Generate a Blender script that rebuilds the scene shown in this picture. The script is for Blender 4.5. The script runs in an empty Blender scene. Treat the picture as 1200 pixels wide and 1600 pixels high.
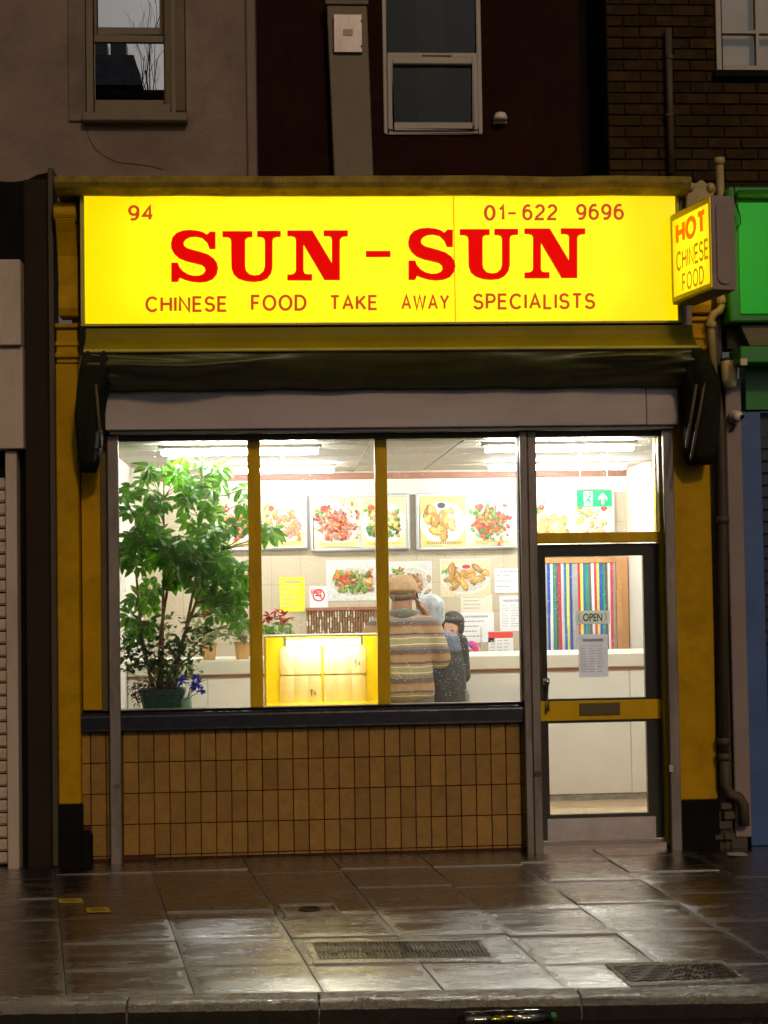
import bpy, bmesh, math, random
from mathutils import Vector, Matrix, noise
from mathutils.geometry import tessellate_polygon

# ------------------------------------------------------------------ camera, sky, exposure
SC = bpy.context.scene
COL = SC.collection
FPX, CAM_D, CAM_H = 2404.0, 9.97, 1.855
CAM = Vector((-0.62, -CAM_D, CAM_H))
ROT = (Matrix.Rotation(-math.atan(150 / FPX), 3, 'Z') @ Matrix.Rotation(math.pi / 2 + math.atan(90 / FPX), 3, 'X')
       @ Matrix.Rotation(-0.0158, 3, 'Z'))
cd = bpy.data.cameras.new('camera')
cd.sensor_fit = 'VERTICAL'; cd.sensor_height = 36.0; cd.sensor_width = 27.0
cd.lens = 36.0 * FPX / 1600.0
cd.clip_end = 500
cam = bpy.data.objects.new('camera', cd)
cam.matrix_world = Matrix.Translation(CAM) @ ROT.to_4x4()
COL.objects.link(cam); SC.camera = cam

SUN_EL, SUN_AZ = math.radians(31), math.radians(13)      # azimuth measured from straight in front of the shop
world = bpy.data.worlds.new('World'); SC.world = world; world.use_nodes = True
wn = world.node_tree; wn.nodes.clear()
w_out = wn.nodes.new('ShaderNodeOutputWorld'); w_bg = wn.nodes.new('ShaderNodeBackground')
w_sky = wn.nodes.new('ShaderNodeTexSky'); w_hs = wn.nodes.new('ShaderNodeHueSaturation')
w_sky.sky_type = 'NISHITA'; w_sky.sun_disc = False
w_sky.sun_elevation = SUN_EL; w_sky.sun_rotation = math.pi - SUN_AZ
w_sky.dust_density = 4.0
w_hs.inputs['Saturation'].default_value = 0.35
w_bg.inputs['Strength'].default_value = 0.009
wn.links.new(w_sky.outputs[0], w_hs.inputs['Color']); wn.links.new(w_hs.outputs[0], w_bg.inputs[0]); wn.links.new(w_bg.outputs[0], w_out.inputs[0])

sl = bpy.data.lights.new('sun', 'SUN'); sl.energy = 0.36; sl.angle = math.radians(4); sl.color = (1.0, 0.63, 0.33)
sun = bpy.data.objects.new('sun', sl)
sdir = Vector((math.sin(SUN_AZ) * math.cos(SUN_EL), -math.cos(SUN_AZ) * math.cos(SUN_EL), math.sin(SUN_EL)))
sun.rotation_euler = sdir.to_track_quat('Z', 'Y').to_euler(); sun.location = (0, -6, 9)
COL.objects.link(sun)

vs = SC.view_settings
vs.view_transform = 'Standard'; vs.look = 'None'; vs.exposure = 0.8; vs.gamma = 1.0; vs.use_curve_mapping = False
SC.render.engine = 'CYCLES'
SC.cycles.use_denoising = True; SC.cycles.use_adaptive_sampling = True; SC.cycles.adaptive_threshold = 0.03
SC.cycles.max_bounces = 10; SC.cycles.diffuse_bounces = 5; SC.cycles.glossy_bounces = 4
SC.cycles.transmission_bounces = 6; SC.cycles.transparent_max_bounces = 16
SC.cycles.sample_clamp_indirect = 6.0; SC.cycles.caustics_reflective = False; SC.cycles.caustics_refractive = False

RND = random.Random(94)
GS, GZ = 0.045, 0.03                      # pavement crossfall and its height at the shopfront
def gz(Y): return GZ + GS * Y

def ray(px, py): return ROT @ Vector(((px - 600) / FPX, -(py - 800) / FPX, -1.0))
def at(px, py, Y):
    d = ray(px, py); return CAM + d * ((Y - CAM.y) / d.y)
def AX(px, py, Y): return at(px, py, Y).x
def AZ(px, py, Y): return at(px, py, Y).z
def onground(px, py, lift=0.0):
    d = ray(px, py); t = (GZ + lift + GS * CAM.y - CAM.z) / (d.z - GS * d.y); return CAM + d * t

# ------------------------------------------------------------------ materials
MATS = {}
def nd(nt, typ, **kw):
    n = nt.nodes.new(typ)
    for k, v in kw.items():
        if k in n.inputs.keys(): n.inputs[k].default_value = v
        else: setattr(n, k, v)
    return n
def rgba(c): return (c[0], c[1], c[2], 1.0)
def mix_rgb(nt, fac, a, b, blend='MIX'):
    m = nt.nodes.new('ShaderNodeMix'); m.data_type = 'RGBA'; m.blend_type = blend
    for s, v in ((m.inputs[0], fac), (m.inputs[6], a), (m.inputs[7], b)):
        if hasattr(v, 'is_output'): nt.links.new(v, s)
        elif isinstance(v, (int, float)): s.default_value = v
        else: s.default_value = rgba(v)
    return m.outputs[2]
def coords(nt, scale=(1, 1, 1), rand=True):
    tc = nt.nodes.new('ShaderNodeTexCoord'); mp = nt.nodes.new('ShaderNodeMapping')
    mp.inputs['Scale'].default_value = scale
    nt.links.new(tc.outputs['Object'], mp.inputs['Vector'])
    if rand:
        oi = nt.nodes.new('ShaderNodeObjectInfo'); ml = nt.nodes.new('ShaderNodeMath'); ml.operation = 'MULTIPLY'; ml.inputs[1].default_value = 37.0
        nt.links.new(oi.outputs['Random'], ml.inputs[0])
        ad = nt.nodes.new('ShaderNodeVectorMath'); ad.operation = 'ADD'
        nt.links.new(mp.outputs[0], ad.inputs[0]); nt.links.new(ml.outputs[0], ad.inputs[1])
        return ad.outputs[0]
    return mp.outputs[0]
def ramp(nt, src, stops):
    r = nt.nodes.new('ShaderNodeValToRGB'); cr = r.color_ramp
    while len(cr.elements) < len(stops): cr.elements.new(0.5)
    for e, (p, c) in zip(cr.elements, stops):
        e.position = p; e.color = rgba(c) if not isinstance(c, (int, float)) else (c, c, c, 1)
    nt.links.new(src, r.inputs[0]); return r.outputs[0]
def noise_tex(nt, vec, scale, detail=4, rough=0.6):
    n = nt.nodes.new('ShaderNodeTexNoise'); n.inputs['Scale'].default_value = scale
    n.inputs['Detail'].default_value = detail; n.inputs['Roughness'].default_value = rough
    nt.links.new(vec, n.inputs['Vector']); return n.outputs['Fac']
def material(name, col, rough=0.6, metal=0.0, spec=0.5, var=0.25, vscale=3.0, dirt=None, dirt_amt=0.5, dscale=6.0,
             bump=0.15, bscale=60.0, emis=None, estr=0.0, rvar=0.15, piece=0.0, stretch=(1, 1, 1), coat=0.0, sss=0.0):
    if name in MATS: return MATS[name]
    m = bpy.data.materials.new(name); m.use_nodes = True; nt = m.node_tree
    b = nt.nodes['Principled BSDF']
    vec = coords(nt, stretch)
    n1 = noise_tex(nt, vec, vscale)
    lo = tuple(max(0, c * (1 - var)) for c in col); hi = tuple(min(1, c * (1 + var)) for c in col)
    c = ramp(nt, n1, [(0.3, lo), (0.7, hi)])
    if piece:
        oi = nt.nodes.new('ShaderNodeObjectInfo')
        mr = nt.nodes.new('ShaderNodeMapRange'); mr.inputs[3].default_value = 1 - piece; mr.inputs[4].default_value = 1 + piece
        nt.links.new(oi.outputs['Random'], mr.inputs[0])
        c = mix_rgb(nt, 1.0, c, mr.outputs[0], 'MULTIPLY')
    if dirt is not None:
        n2 = noise_tex(nt, vec, dscale, 8, 0.75)
        f = ramp(nt, n2, [(0.48, 0.0), (0.72, dirt_amt)])
        c = mix_rgb(nt, f, c, dirt)
    nt.links.new(c, b.inputs['Base Color'])
    n3 = noise_tex(nt, vec, bscale, 5, 0.65)
    mr = nt.nodes.new('ShaderNodeMapRange'); mr.inputs[3].default_value = max(0.02, rough - rvar); mr.inputs[4].default_value = min(1, rough + rvar)
    n4 = noise_tex(nt, vec, vscale * 3, 5, 0.6); nt.links.new(n4, mr.inputs[0]); nt.links.new(mr.outputs[0], b.inputs['Roughness'])
    if bump:
        bp = nt.nodes.new('ShaderNodeBump'); bp.inputs['Strength'].default_value = bump; bp.inputs['Distance'].default_value = 0.01
        nt.links.new(n3, bp.inputs['Height']); nt.links.new(bp.outputs[0], b.inputs['Normal'])
    b.inputs['Metallic'].default_value = metal; b.inputs['Specular IOR Level'].default_value = spec
    if coat: b.inputs['Coat Weight'].default_value = coat; b.inputs['Coat Roughness'].default_value = 0.1
    if sss: b.inputs['Subsurface Weight'].default_value = sss; b.inputs['Subsurface Radius'].default_value = (0.02, 0.008, 0.004)
    if emis is not None:
        b.inputs['Emission Color'].default_value = rgba(emis); b.inputs['Emission Strength'].default_value = estr
    MATS[name] = m; return m
def emission_mat(name, col, strength):
    if name in MATS: return MATS[name]
    m = bpy.data.materials.new(name); m.use_nodes = True; nt = m.node_tree
    b = nt.nodes['Principled BSDF']; b.inputs['Base Color'].default_value = rgba(tuple(min(1, c) * .6 for c in col)); b.inputs['Roughness'].default_value = 0.3
    b.inputs['Emission Color'].default_value = rgba(col); b.inputs['Emission Strength'].default_value = strength
    MATS[name] = m; return m
def attr_mat(name, lit=0.0, rough=0.45):
    m = bpy.data.materials.new(name); m.use_nodes = True; nt = m.node_tree; b = nt.nodes['Principled BSDF']
    a = nt.nodes.new('ShaderNodeAttribute'); a.attribute_name = 'ink'
    vec = coords(nt); n = noise_tex(nt, vec, 70, 3, .6)
    c = mix_rgb(nt, 1.0, a.outputs['Color'], ramp(nt, n, [(.3, .62), (.7, .95)]), 'MULTIPLY')
    nt.links.new(c, b.inputs['Base Color']); b.inputs['Roughness'].default_value = rough
    if lit:
        nt.links.new(c, b.inputs['Emission Color']); b.inputs['Emission Strength'].default_value = lit
    MATS[name] = m; return m
def glass_mat(name, tint=(0.96, 0.98, 0.97), refl=1.0, specks=0.0, gl_rough=0.0, ior=1.5, speck_scale=90.0, haze=0.0):
    m = bpy.data.materials.new(name); m.use_nodes = True; nt = m.node_tree; nt.nodes.clear()
    out = nt.nodes.new('ShaderNodeOutputMaterial')
    tr = nt.nodes.new('ShaderNodeBsdfTransparent'); tr.inputs[0].default_value = rgba(tint)
    gl = nt.nodes.new('ShaderNodeBsdfGlossy'); gl.inputs['Roughness'].default_value = gl_rough
    fr = nt.nodes.new('ShaderNodeFresnel'); fr.inputs[0].default_value = ior
    ml = nt.nodes.new('ShaderNodeMath'); ml.operation = 'MULTIPLY'; ml.inputs[1].default_value = refl; ml.use_clamp = True
    nt.links.new(fr.outputs[0], ml.inputs[0])
    mx = nt.nodes.new('ShaderNodeMixShader')
    nt.links.new(ml.outputs[0], mx.inputs[0]); nt.links.new(tr.outputs[0], mx.inputs[1]); nt.links.new(gl.outputs[0], mx.inputs[2])
    last = mx.outputs[0]
    if specks:
        vec = coords(nt)
        vo = nt.nodes.new('ShaderNodeTexVoronoi'); vo.inputs['Scale'].default_value = speck_scale; nt.links.new(vec, vo.inputs['Vector'])
        vo.inputs['Randomness'].default_value = 1.0
        # a speck sits only in some cells, and the cells that carry one gather in drifts
        sep = nt.nodes.new('ShaderNodeSeparateColor'); nt.links.new(vo.outputs['Color'], sep.inputs[0])
        size = nt.nodes.new('ShaderNodeMath'); size.operation = 'POWER'; size.inputs[1].default_value = 2.2; nt.links.new(sep.outputs[1], size.inputs[0])
        siz2 = nt.nodes.new('ShaderNodeMath'); siz2.operation = 'MULTIPLY_ADD'; siz2.inputs[1].default_value = .24; siz2.inputs[2].default_value = .05; nt.links.new(size.outputs[0], siz2.inputs[0])
        wob = nt.nodes.new('ShaderNodeMath'); wob.operation = 'MULTIPLY_ADD'; wob.inputs[1].default_value = .18; nt.links.new(noise_tex(nt, vec, 260, 2, .6), wob.inputs[0]); nt.links.new(vo.outputs['Distance'], wob.inputs[2])
        wo2 = nt.nodes.new('ShaderNodeMath'); wo2.operation = 'SUBTRACT'; wo2.inputs[1].default_value = .09; nt.links.new(wob.outputs[0], wo2.inputs[0])
        near = nt.nodes.new('ShaderNodeMath'); near.operation = 'LESS_THAN'
        nt.links.new(wo2.outputs[0], near.inputs[0]); nt.links.new(siz2.outputs[0], near.inputs[1])
        patch = ramp(nt, noise_tex(nt, vec, 2.6, 5, .75), [(.46, 0.015), (.70, specks)])
        some = nt.nodes.new('ShaderNodeMath'); some.operation = 'LESS_THAN'
        nt.links.new(sep.outputs[0], some.inputs[0]); nt.links.new(patch, some.inputs[1])
        both = nt.nodes.new('ShaderNodeMath'); both.operation = 'MULTIPLY'; nt.links.new(near.outputs[0], both.inputs[0]); nt.links.new(some.outputs[0], both.inputs[1])
        amt = nt.nodes.new('ShaderNodeMath'); amt.operation = 'MULTIPLY_ADD'; amt.inputs[1].default_value = 0.7; amt.inputs[2].default_value = haze
        nt.links.new(both.outputs[0], amt.inputs[0])
        di = nt.nodes.new('ShaderNodeBsdfTranslucent'); di.inputs[0].default_value = (.95, .96, .95, 1)
        m2 = nt.nodes.new('ShaderNodeMixShader'); nt.links.new(amt.outputs[0], m2.inputs[0]); nt.links.new(last, m2.inputs[1]); nt.links.new(di.outputs[0], m2.inputs[2])
        last = m2.outputs[0]
    nt.links.new(last, out.inputs[0]); MATS[name] = m; return m

M = material
M('render_wall', (0.24, 0.185, 0.15), .9, var=.22, vscale=1.5, dirt=(.13, .095, .075), dirt_amt=.7, dscale=2.2, bump=.35, bscale=45)
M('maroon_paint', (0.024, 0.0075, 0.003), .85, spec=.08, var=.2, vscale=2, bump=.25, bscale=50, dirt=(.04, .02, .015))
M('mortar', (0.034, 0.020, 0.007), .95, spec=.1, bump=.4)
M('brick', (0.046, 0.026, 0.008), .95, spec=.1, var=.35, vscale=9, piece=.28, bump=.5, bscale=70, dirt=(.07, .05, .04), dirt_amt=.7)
M('upvc', (0.36, 0.33, 0.29), .4, var=.06, dirt=(.3, .26, .22), dirt_amt=.4, bump=.03)
M('old_timber_white', (0.19, 0.15, 0.10), .6, var=.15, vscale=6, dirt=(.12, .09, .06), dirt_amt=.8, bump=.2, bscale=40)
M('umber_timber', (0.13, 0.095, 0.04), .6, var=.25, dirt=(.04, .03, .015), bump=.2)
M('yellow_paint', (0.56, 0.325, 0.001), .55, spec=.15, var=.12, vscale=4, dirt=(.20, .105, .004), dirt_amt=.5, dscale=3.0, bump=.22, bscale=38)
M('yellow_frame', (0.74, 0.47, 0.003), .42, spec=.25, var=.12, vscale=5, dirt=(.17, .10, .02), dirt_amt=.4, bump=.08, stretch=(1, 1, .25))
M('yellow_plastic', (0.88, 0.71, 0.008), .3, var=.05, bump=.02)
M('umber_paint', (0.12, 0.095, 0.045), .5, var=.3, vscale=3, dirt=(.02, .015, .01), bump=.2)
M('dark_pilaster', (0.030, 0.022, 0.014), .85, spec=.2, var=.2, bump=.35, bscale=55)
M('black_paint', (0.006, 0.0055, 0.005), .85, spec=.15, var=.3, bump=.3, bscale=40)
M('black_door', (0.022, 0.019, 0.015), .35, var=.25, vscale=5, bump=.06)
M('ledge_moss', (0.36, 0.27, 0.05), .9, spec=.15, var=.4, vscale=4, dirt=(.09, .07, .02), dirt_amt=.9, bump=.5, bscale=35)
M('aluminium', (0.42, 0.38, 0.37), .38, metal=.55, var=.1, dirt=(.18, .15, .13), dirt_amt=.5, bump=.06, stretch=(1, 1, .2))
M('shutter_metal', (0.46, 0.42, 0.42), .5, metal=.1, var=.1, vscale=2, dirt=(.30, .26, .25), dirt_amt=.5, bump=.05, stretch=(.3, 1, 1))
M('rail_metal', (0.28, 0.245, 0.23), .5, metal=.3, var=.18, vscale=5, dirt=(.10, .075, .055), dirt_amt=.8, bump=.12, stretch=(1, 1, .3))
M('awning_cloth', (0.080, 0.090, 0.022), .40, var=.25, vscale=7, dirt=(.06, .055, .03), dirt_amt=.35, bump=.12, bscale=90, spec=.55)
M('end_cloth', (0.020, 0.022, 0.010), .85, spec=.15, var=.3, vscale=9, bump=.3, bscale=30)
M('olive_paint', (0.24, 0.20, 0.004), .55, spec=.2, var=.15, dirt=(.15, .12, .003), dirt_amt=.4, bump=.08)
M('awning_metal', (0.52, 0.47, 0.10), .45, spec=.2, var=.2, bump=.08)
M('sill_paint', (0.018, 0.022, 0.040), .22, var=.3, vscale=6, bump=.2, bscale=30, dirt=(.05, .05, .06), dirt_amt=.35)
M('tile', (0.35, 0.20, 0.042), .36, var=.16, vscale=14, piece=.17, bump=.10, bscale=60, dirt=(.20, .10, .03), dirt_amt=.45, dscale=20)
M('grout', (0.085, 0.024, 0.012), .9, var=.3)
M('letter_red', (0.62, 0.002, 0.0), .5, spec=.08, var=.05, bump=0, emis=(1, 0.0, 0.0), estr=.36)
M('letter_edge', (0.30, 0.02, 0.005), .4, var=.1, bump=0)
M('letter_brown', (0.36, 0.045, 0.010), .4, var=.1, bump=0, emis=(.62, .045, .0), estr=.42)
M('orange_ink', (0.6, 0.14, 0.01), .4, var=.05, bump=0, emis=(1, .13, .0), estr=.42)
M('olive_ink', (0.3, 0.13, 0.01), .4, var=.05, bump=0, emis=(.46, .19, .0), estr=.4)
M('kick_metal', (0.50, 0.46, 0.46), .42, metal=.6, var=.12, vscale=5, dirt=(.28, .25, .24), dirt_amt=.5, bump=.08)
M('chrome', (0.55, 0.52, 0.48), .22, metal=1, var=.1, bump=.03)
M('iron', (0.075, 0.062, 0.045), .32, metal=.55, var=.35, vscale=25, bump=.3, bscale=80)
M('pipe_cream', (0.42, 0.34, 0.15), .5, var=.2, vscale=6, dirt=(.15, .10, .04), dirt_amt=.6, bump=.15)
M('pipe_dark', (0.075, 0.056, 0.036), .6, var=.3, dirt=(.05, .035, .02), dirt_amt=.8, bump=.3)
M('shutter_cream', (0.62, 0.52, 0.43), .55, var=.10, vscale=2, dirt=(.28, .22, .18), dirt_amt=.5, bump=.08, stretch=(1, 1, .3))
M('mauve_paint', (0.30, 0.235, 0.225), .6, var=.12, dirt=(.15, .11, .10), dirt_amt=.5, bump=.12)
M('blue_paint', (0.055, 0.125, 0.33), .55, var=.15, bump=.12)
M('navy_shutter', (0.02, 0.028, 0.07), .5, var=.2, bump=.1)
M('green_paint', (0.02, 0.22, 0.03), .4, var=.1, bump=.05)
M('green_lit', (0.0, 0.25, 0.02), .35, var=.06, vscale=2, bump=.02, emis=(0.0, .215, .006), estr=.42)
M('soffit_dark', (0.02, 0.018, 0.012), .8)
M('cream_plastic', (0.80, 0.66, 0.34), .35, var=.1, dirt=(.3, .22, .1), dirt_amt=.5, bump=.05)
M('camera_white', (0.78, 0.72, 0.62), .3, var=.08, dirt=(.3, .25, .18), dirt_amt=.4, bump=.03)
M('curtain_olive', (.20, .17, .09), .9, var=.2, stretch=(6, 1, .3))
M('blind_cloth', (0.66, 0.62, 0.60), .8, var=.12, bump=.1)
M('plaster_white', (0.78, 0.76, 0.71), .75, var=.03, bump=.06)
M('ceiling_tile', (0.52, 0.485, 0.43), .8, var=.04, piece=.05, bump=.15, bscale=120)
M('ceiling_bar', (0.66, 0.65, 0.62), .4, var=.02, bump=0)
M('brown_trim', (0.30, 0.12, 0.07), .45, var=.2, bump=.05)
M('wood_trim', (0.50, 0.25, 0.10), .5, var=.25, vscale=14, stretch=(1, 1, .15), bump=.06)
M('laminate', (0.90, 0.89, 0.85), .35, var=.03, vscale=5, bump=.02)
M('laminate_edge', (0.78, 0.76, 0.66), .4, var=.05, bump=.02)
M('skirting', (0.30, 0.29, 0.26), .5, var=.3, vscale=18, bump=.1)
M('floor_vinyl', (0.60, 0.44, 0.28), .35, var=.15, vscale=8, bump=.03)
M('menu_frame', (0.60, 0.62, 0.64), .35, metal=.25, var=.05, bump=.02)
M('paper_white', (0.80, 0.81, 0.84), .7, var=.03, bump=.05)
M('paper_grey', (0.62, 0.61, 0.66), .7, var=.03, bump=.05)
M('paper_yellow', (0.86, 0.74, 0.03), .7, var=.04, bump=.05)
M('paper_cream', (0.80, 0.72, 0.58), .7, var=.03, bump=.05)
M('paper_kraft', (0.76, 0.66, 0.42), .7, var=.07, vscale=9, bump=.12, bscale=25)
M('ink_grey', (0.35, 0.35, 0.38), .7, var=.05, bump=0)
M('ink_black', (0.02, 0.02, 0.02), .6, var=.05, bump=0)
M('ink_red', (0.70, 0.05, 0.04), .6, var=.05, bump=0)
M('plate_grey', (0.55, 0.56, 0.54), .5, var=.04, bump=.02)
M('exit_grey', (0.32, 0.36, 0.35), .5, var=.05, bump=0)
M('exit_green', (0.0, 0.38, 0.10), .4, var=.03, bump=0, emis=(0.0, .50, .10), estr=.55)
M('exit_white', (0.8, 0.85, 0.75), .4, var=.03, bump=0, emis=(.9, 1, .8), estr=.5)
M('bead_wood', (0.36, 0.17, 0.08), .5, var=.5, vscale=40, bump=.1)
M('planter_green', (0.03, 0.10, 0.075), .5, var=.15, bump=.1)
M('vase_teal', (0.32, 0.55, 0.48), .25, var=.1, bump=.02)
M('soil_red', (0.11, 0.028, 0.02), .9, var=.5, vscale=30, bump=.6)
M('terracotta', (0.62, 0.36, 0.14), .7, var=.12, bump=.1)
M('bark', (0.25, 0.18, 0.10), .85, var=.3, vscale=18, bump=.4)
M('bare_bark', (0.06, 0.05, 0.045), .9, var=.3)
M('petal_blue', (0.03, 0.10, 0.85), .6, var=.25, bump=.05)
M('petal_red', (0.62, 0.012, 0.05), .6, var=.25, bump=.05)
M('petal_pink', (0.75, 0.22, 0.30), .6, var=.2, bump=.05)
M('petal_orange', (0.78, 0.24, 0.14), .6, var=.2, bump=.05)
M('skin', (0.56, 0.31, 0.20), .5, var=.08, bump=.05, sss=.08)
M('skin_tan', (0.33, 0.17, 0.10), .5, var=.1, bump=.06, sss=.06)
M('hair_dark', (0.025, 0.018, 0.015), .5, var=.4, vscale=60, bump=.3, stretch=(4, 4, .5))
M('hair_grey', (0.16, 0.12, 0.09), .7, var=.4, vscale=60, bump=.3)
M('cap_tan', (0.47, 0.31, 0.17), .85, var=.10, vscale=12, bump=.2, bscale=150)
M('hood_grey', (0.46, 0.51, 0.57), .34, var=.30, vscale=16, bump=1.0, bscale=13)
M('coat_blue', (0.13, 0.16, 0.22), .7, var=.2, bump=.25)
M('tunic_pink', (0.55, 0.035, 0.16), .8, var=.12, bump=.2)
M('collar_purple', (0.13, 0.05, 0.45), .8, var=.12, bump=.2)
M('trouser', (0.16, 0.17, 0.14), .85, var=.15, bump=.25)
M('phone_black', (0.015, 0.015, 0.017), .2, var=.1, bump=0)
M('tyre_grey', (0.05, 0.05, 0.05), .8)
M('slate', (0.20, 0.20, 0.22), .7, var=.3, vscale=5, bump=.3)
M('tank_plastic', (0.35, 0.37, 0.40), .5, var=.1)
M('opposite_render', (0.5, 0.48, 0.46), .9, var=.15, bump=.2)
M('paint_tag', (0.66, 0.46, 0.03), .5, var=.3, vscale=60, dirt=(.12, .09, .03), dirt_amt=.7, dscale=60, bump=.1)
M('asphalt', (0.030, 0.026, 0.022), .42, var=.3, vscale=40, bump=.9, bscale=140)
M('pale_concrete', (.46, .43, .36), .3, var=.2, vscale=20, dirt=(.2, .17, .12), dirt_amt=.5, bump=.3)
M('litter_paper', (0.45, 0.42, 0.30), .6, var=.15)
emission_mat('tube_glow', (1.0, .975, .93), 106.0)
emission_mat('tube_display', (1.0, .95, .72), 26.0)
emission_mat('tube_box', (1.0, .97, .80), 6.5)
emission_mat('tube_small', (1.0, .97, .80), 13.0)
attr_mat('print'); attr_mat('print_lit', lit=.20)
glass_mat('shop_glass', specks=.75, speck_scale=75, haze=.005)
glass_mat('door_glass', specks=.6, speck_scale=85, haze=.004)
glass_mat('dark_glass', tint=(.5, .5, .42), refl=.7)
glass_mat('clear_glass', tint=(.9, .9, .88), refl=1.3)
glass_mat('mirror_glass', tint=(.12, .12, .13), refl=60.0)      # sun-control film: acts as a mirror
glass_mat('label_film', tint=(.85, .80, .18), refl=2.0, gl_rough=.1)
glass_mat('bottle_plastic', tint=(.93, .95, .86), refl=2.2, gl_rough=.05)

def acrylic(name, col, base, trans):
    m = bpy.data.materials.new(name); m.use_nodes = True; nt = m.node_tree; nt.nodes.clear()
    out = nt.nodes.new('ShaderNodeOutputMaterial')
    vec = coords(nt)
    n = noise_tex(nt, vec, 1.6, 4, .6)
    c = ramp(nt, n, [(.32, tuple(x * y for x, y in zip(col, (.97, .90, .3)))), (.62, col)])
    st = coords(nt, (9, 1, .8)); n2 = noise_tex(nt, st, 2.0, 5, .7)      # faint weather streaks
    c = mix_rgb(nt, ramp(nt, n2, [(.55, 0.0), (.85, .22)]), c, (col[0] * .75, col[1] * .62, 0.0))
    em = nt.nodes.new('ShaderNodeEmission'); em.inputs[1].default_value = base; nt.links.new(c, em.inputs[0])
    tl = nt.nodes.new('ShaderNodeBsdfTranslucent'); tl.inputs[0].default_value = rgba(tuple(trans * x for x in (1.0, .93, .16)))
    gl = nt.nodes.new('ShaderNodeBsdfGlossy'); gl.inputs['Roughness'].default_value = .18
    fr = nt.nodes.new('ShaderNodeFresnel'); fr.inputs[0].default_value = 1.45
    ad = nt.nodes.new('ShaderNodeAddShader'); nt.links.new(em.outputs[0], ad.inputs[0]); nt.links.new(tl.outputs[0], ad.inputs[1])
    mx = nt.nodes.new('ShaderNodeMixShader'); nt.links.new(fr.outputs[0], mx.inputs[0]); nt.links.new(ad.outputs[0], mx.inputs[1]); nt.links.new(gl.outputs[0], mx.inputs[2])
    nt.links.new(mx.outputs[0], out.inputs[0]); MATS[name] = m; return m
acrylic('sign_acrylic', (1.0, .76, .0), .40, .85)
acrylic('sign_acrylic_small', (1.0, .66, .010), 0.45, .85)

def wet_stone(name, col, scale=1.0, rough=(.16, .36), coat=1.0, ior=2.4):
    m = bpy.data.materials.new(name); m.use_nodes = True; nt = m.node_tree; b = nt.nodes['Principled BSDF']
    vec = coords(nt, (scale,) * 3)
    n1 = noise_tex(nt, vec, 5.0, 8, .7)
    c = ramp(nt, n1, [(.3, tuple(x * .6 for x in col)), (.7, tuple(x * 1.4 for x in col))])
    oi = nt.nodes.new('ShaderNodeObjectInfo'); mr = nt.nodes.new('ShaderNodeMapRange'); mr.inputs[3].default_value = .7; mr.inputs[4].default_value = 1.35
    nt.links.new(oi.outputs['Random'], mr.inputs[0]); c = mix_rgb(nt, 1.0, c, mr.outputs[0], 'MULTIPLY')
    gum = nt.nodes.new('ShaderNodeTexVoronoi'); gum.inputs['Scale'].default_value = 5.5; nt.links.new(vec, gum.inputs['Vector'])
    c = mix_rgb(nt, ramp(nt, gum.outputs['Distance'], [(.055, .55), (.085, 0.0)]), c, (.11, .095, .07))
    nt.links.new(c, b.inputs['Base Color'])
    st = coords(nt, (.8 * scale, 3.0 * scale, 1)); n2 = noise_tex(nt, st, 3.2, 6, .62)      # wetter and drier areas of the film
    r = nt.nodes.new('ShaderNodeMapRange'); r.inputs[1].default_value = .30; r.inputs[2].default_value = .70
    r.inputs[3].default_value = rough[0]; r.inputs[4].default_value = rough[1]; nt.links.new(n2, r.inputs[0])
    ea = nt.nodes.new('ShaderNodeAttribute'); ea.attribute_name = 'edge'                     # silt and standing water along the worn edges
    ep = nt.nodes.new('ShaderNodeMath'); ep.operation = 'POWER'; ep.inputs[1].default_value = 2.0; nt.links.new(ea.outputs['Fac'], ep.inputs[0])
    e2 = nt.nodes.new('ShaderNodeMath'); e2.operation = 'MULTIPLY_ADD'; e2.inputs[1].default_value = .20; nt.links.new(ep.outputs[0], e2.inputs[0]); nt.links.new(r.outputs[0], e2.inputs[2]); r = e2
    n5 = noise_tex(nt, vec, 60, 3, .6); r2 = nt.nodes.new('ShaderNodeMath'); r2.operation = 'MULTIPLY_ADD'; r2.inputs[1].default_value = .12
    nt.links.new(n5, r2.inputs[0]); nt.links.new(r.outputs[0], r2.inputs[2])
    nt.links.new(r2.outputs[0], b.inputs['Roughness']); nt.links.new(r.outputs[0], b.inputs['Coat Roughness'])
    n3 = noise_tex(nt, vec, 110, 4, .6); n4 = noise_tex(nt, vec, 5, 3, .5)
    ad = nt.nodes.new('ShaderNodeMath'); ad.operation = 'MULTIPLY_ADD'; ad.inputs[1].default_value = 3.0; nt.links.new(n4, ad.inputs[0]); nt.links.new(n3, ad.inputs[2])
    bp = nt.nodes.new('ShaderNodeBump'); bp.inputs['Strength'].default_value = .42; bp.inputs['Distance'].default_value = .0045
    nt.links.new(ad.outputs[0], bp.inputs['Height']); nt.links.new(bp.outputs[0], b.inputs['Normal']); nt.links.new(bp.outputs[0], b.inputs['Coat Normal'])
    b.inputs['Specular IOR Level'].default_value = .6; b.inputs['Coat Weight'].default_value = coat; b.inputs['Coat IOR'].default_value = ior
    MATS[name] = m
wet_stone('wet_slab', (.011, .008, .0045), rough=(.07, .38), ior=4.0)
wet_stone('wet_kerb', (.15, .125, .06), scale=1.1, rough=(.12, .36), ior=3.6)
M('kerb_face_shade', (.018, .015, .011), .7, var=.4, vscale=20, bump=.6, spec=.3)  # kerb front face, its shade put into a near-black colour
MATS['wet_kerb'].node_tree.nodes['Bump'].inputs['Strength'].default_value = 1.0
MATS['wet_kerb'].node_tree.nodes['Bump'].inputs['Distance'].default_value = .012
wet_stone('wet_joint', (.02, .015, .009), scale=3, rough=(.1, .25))

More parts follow.
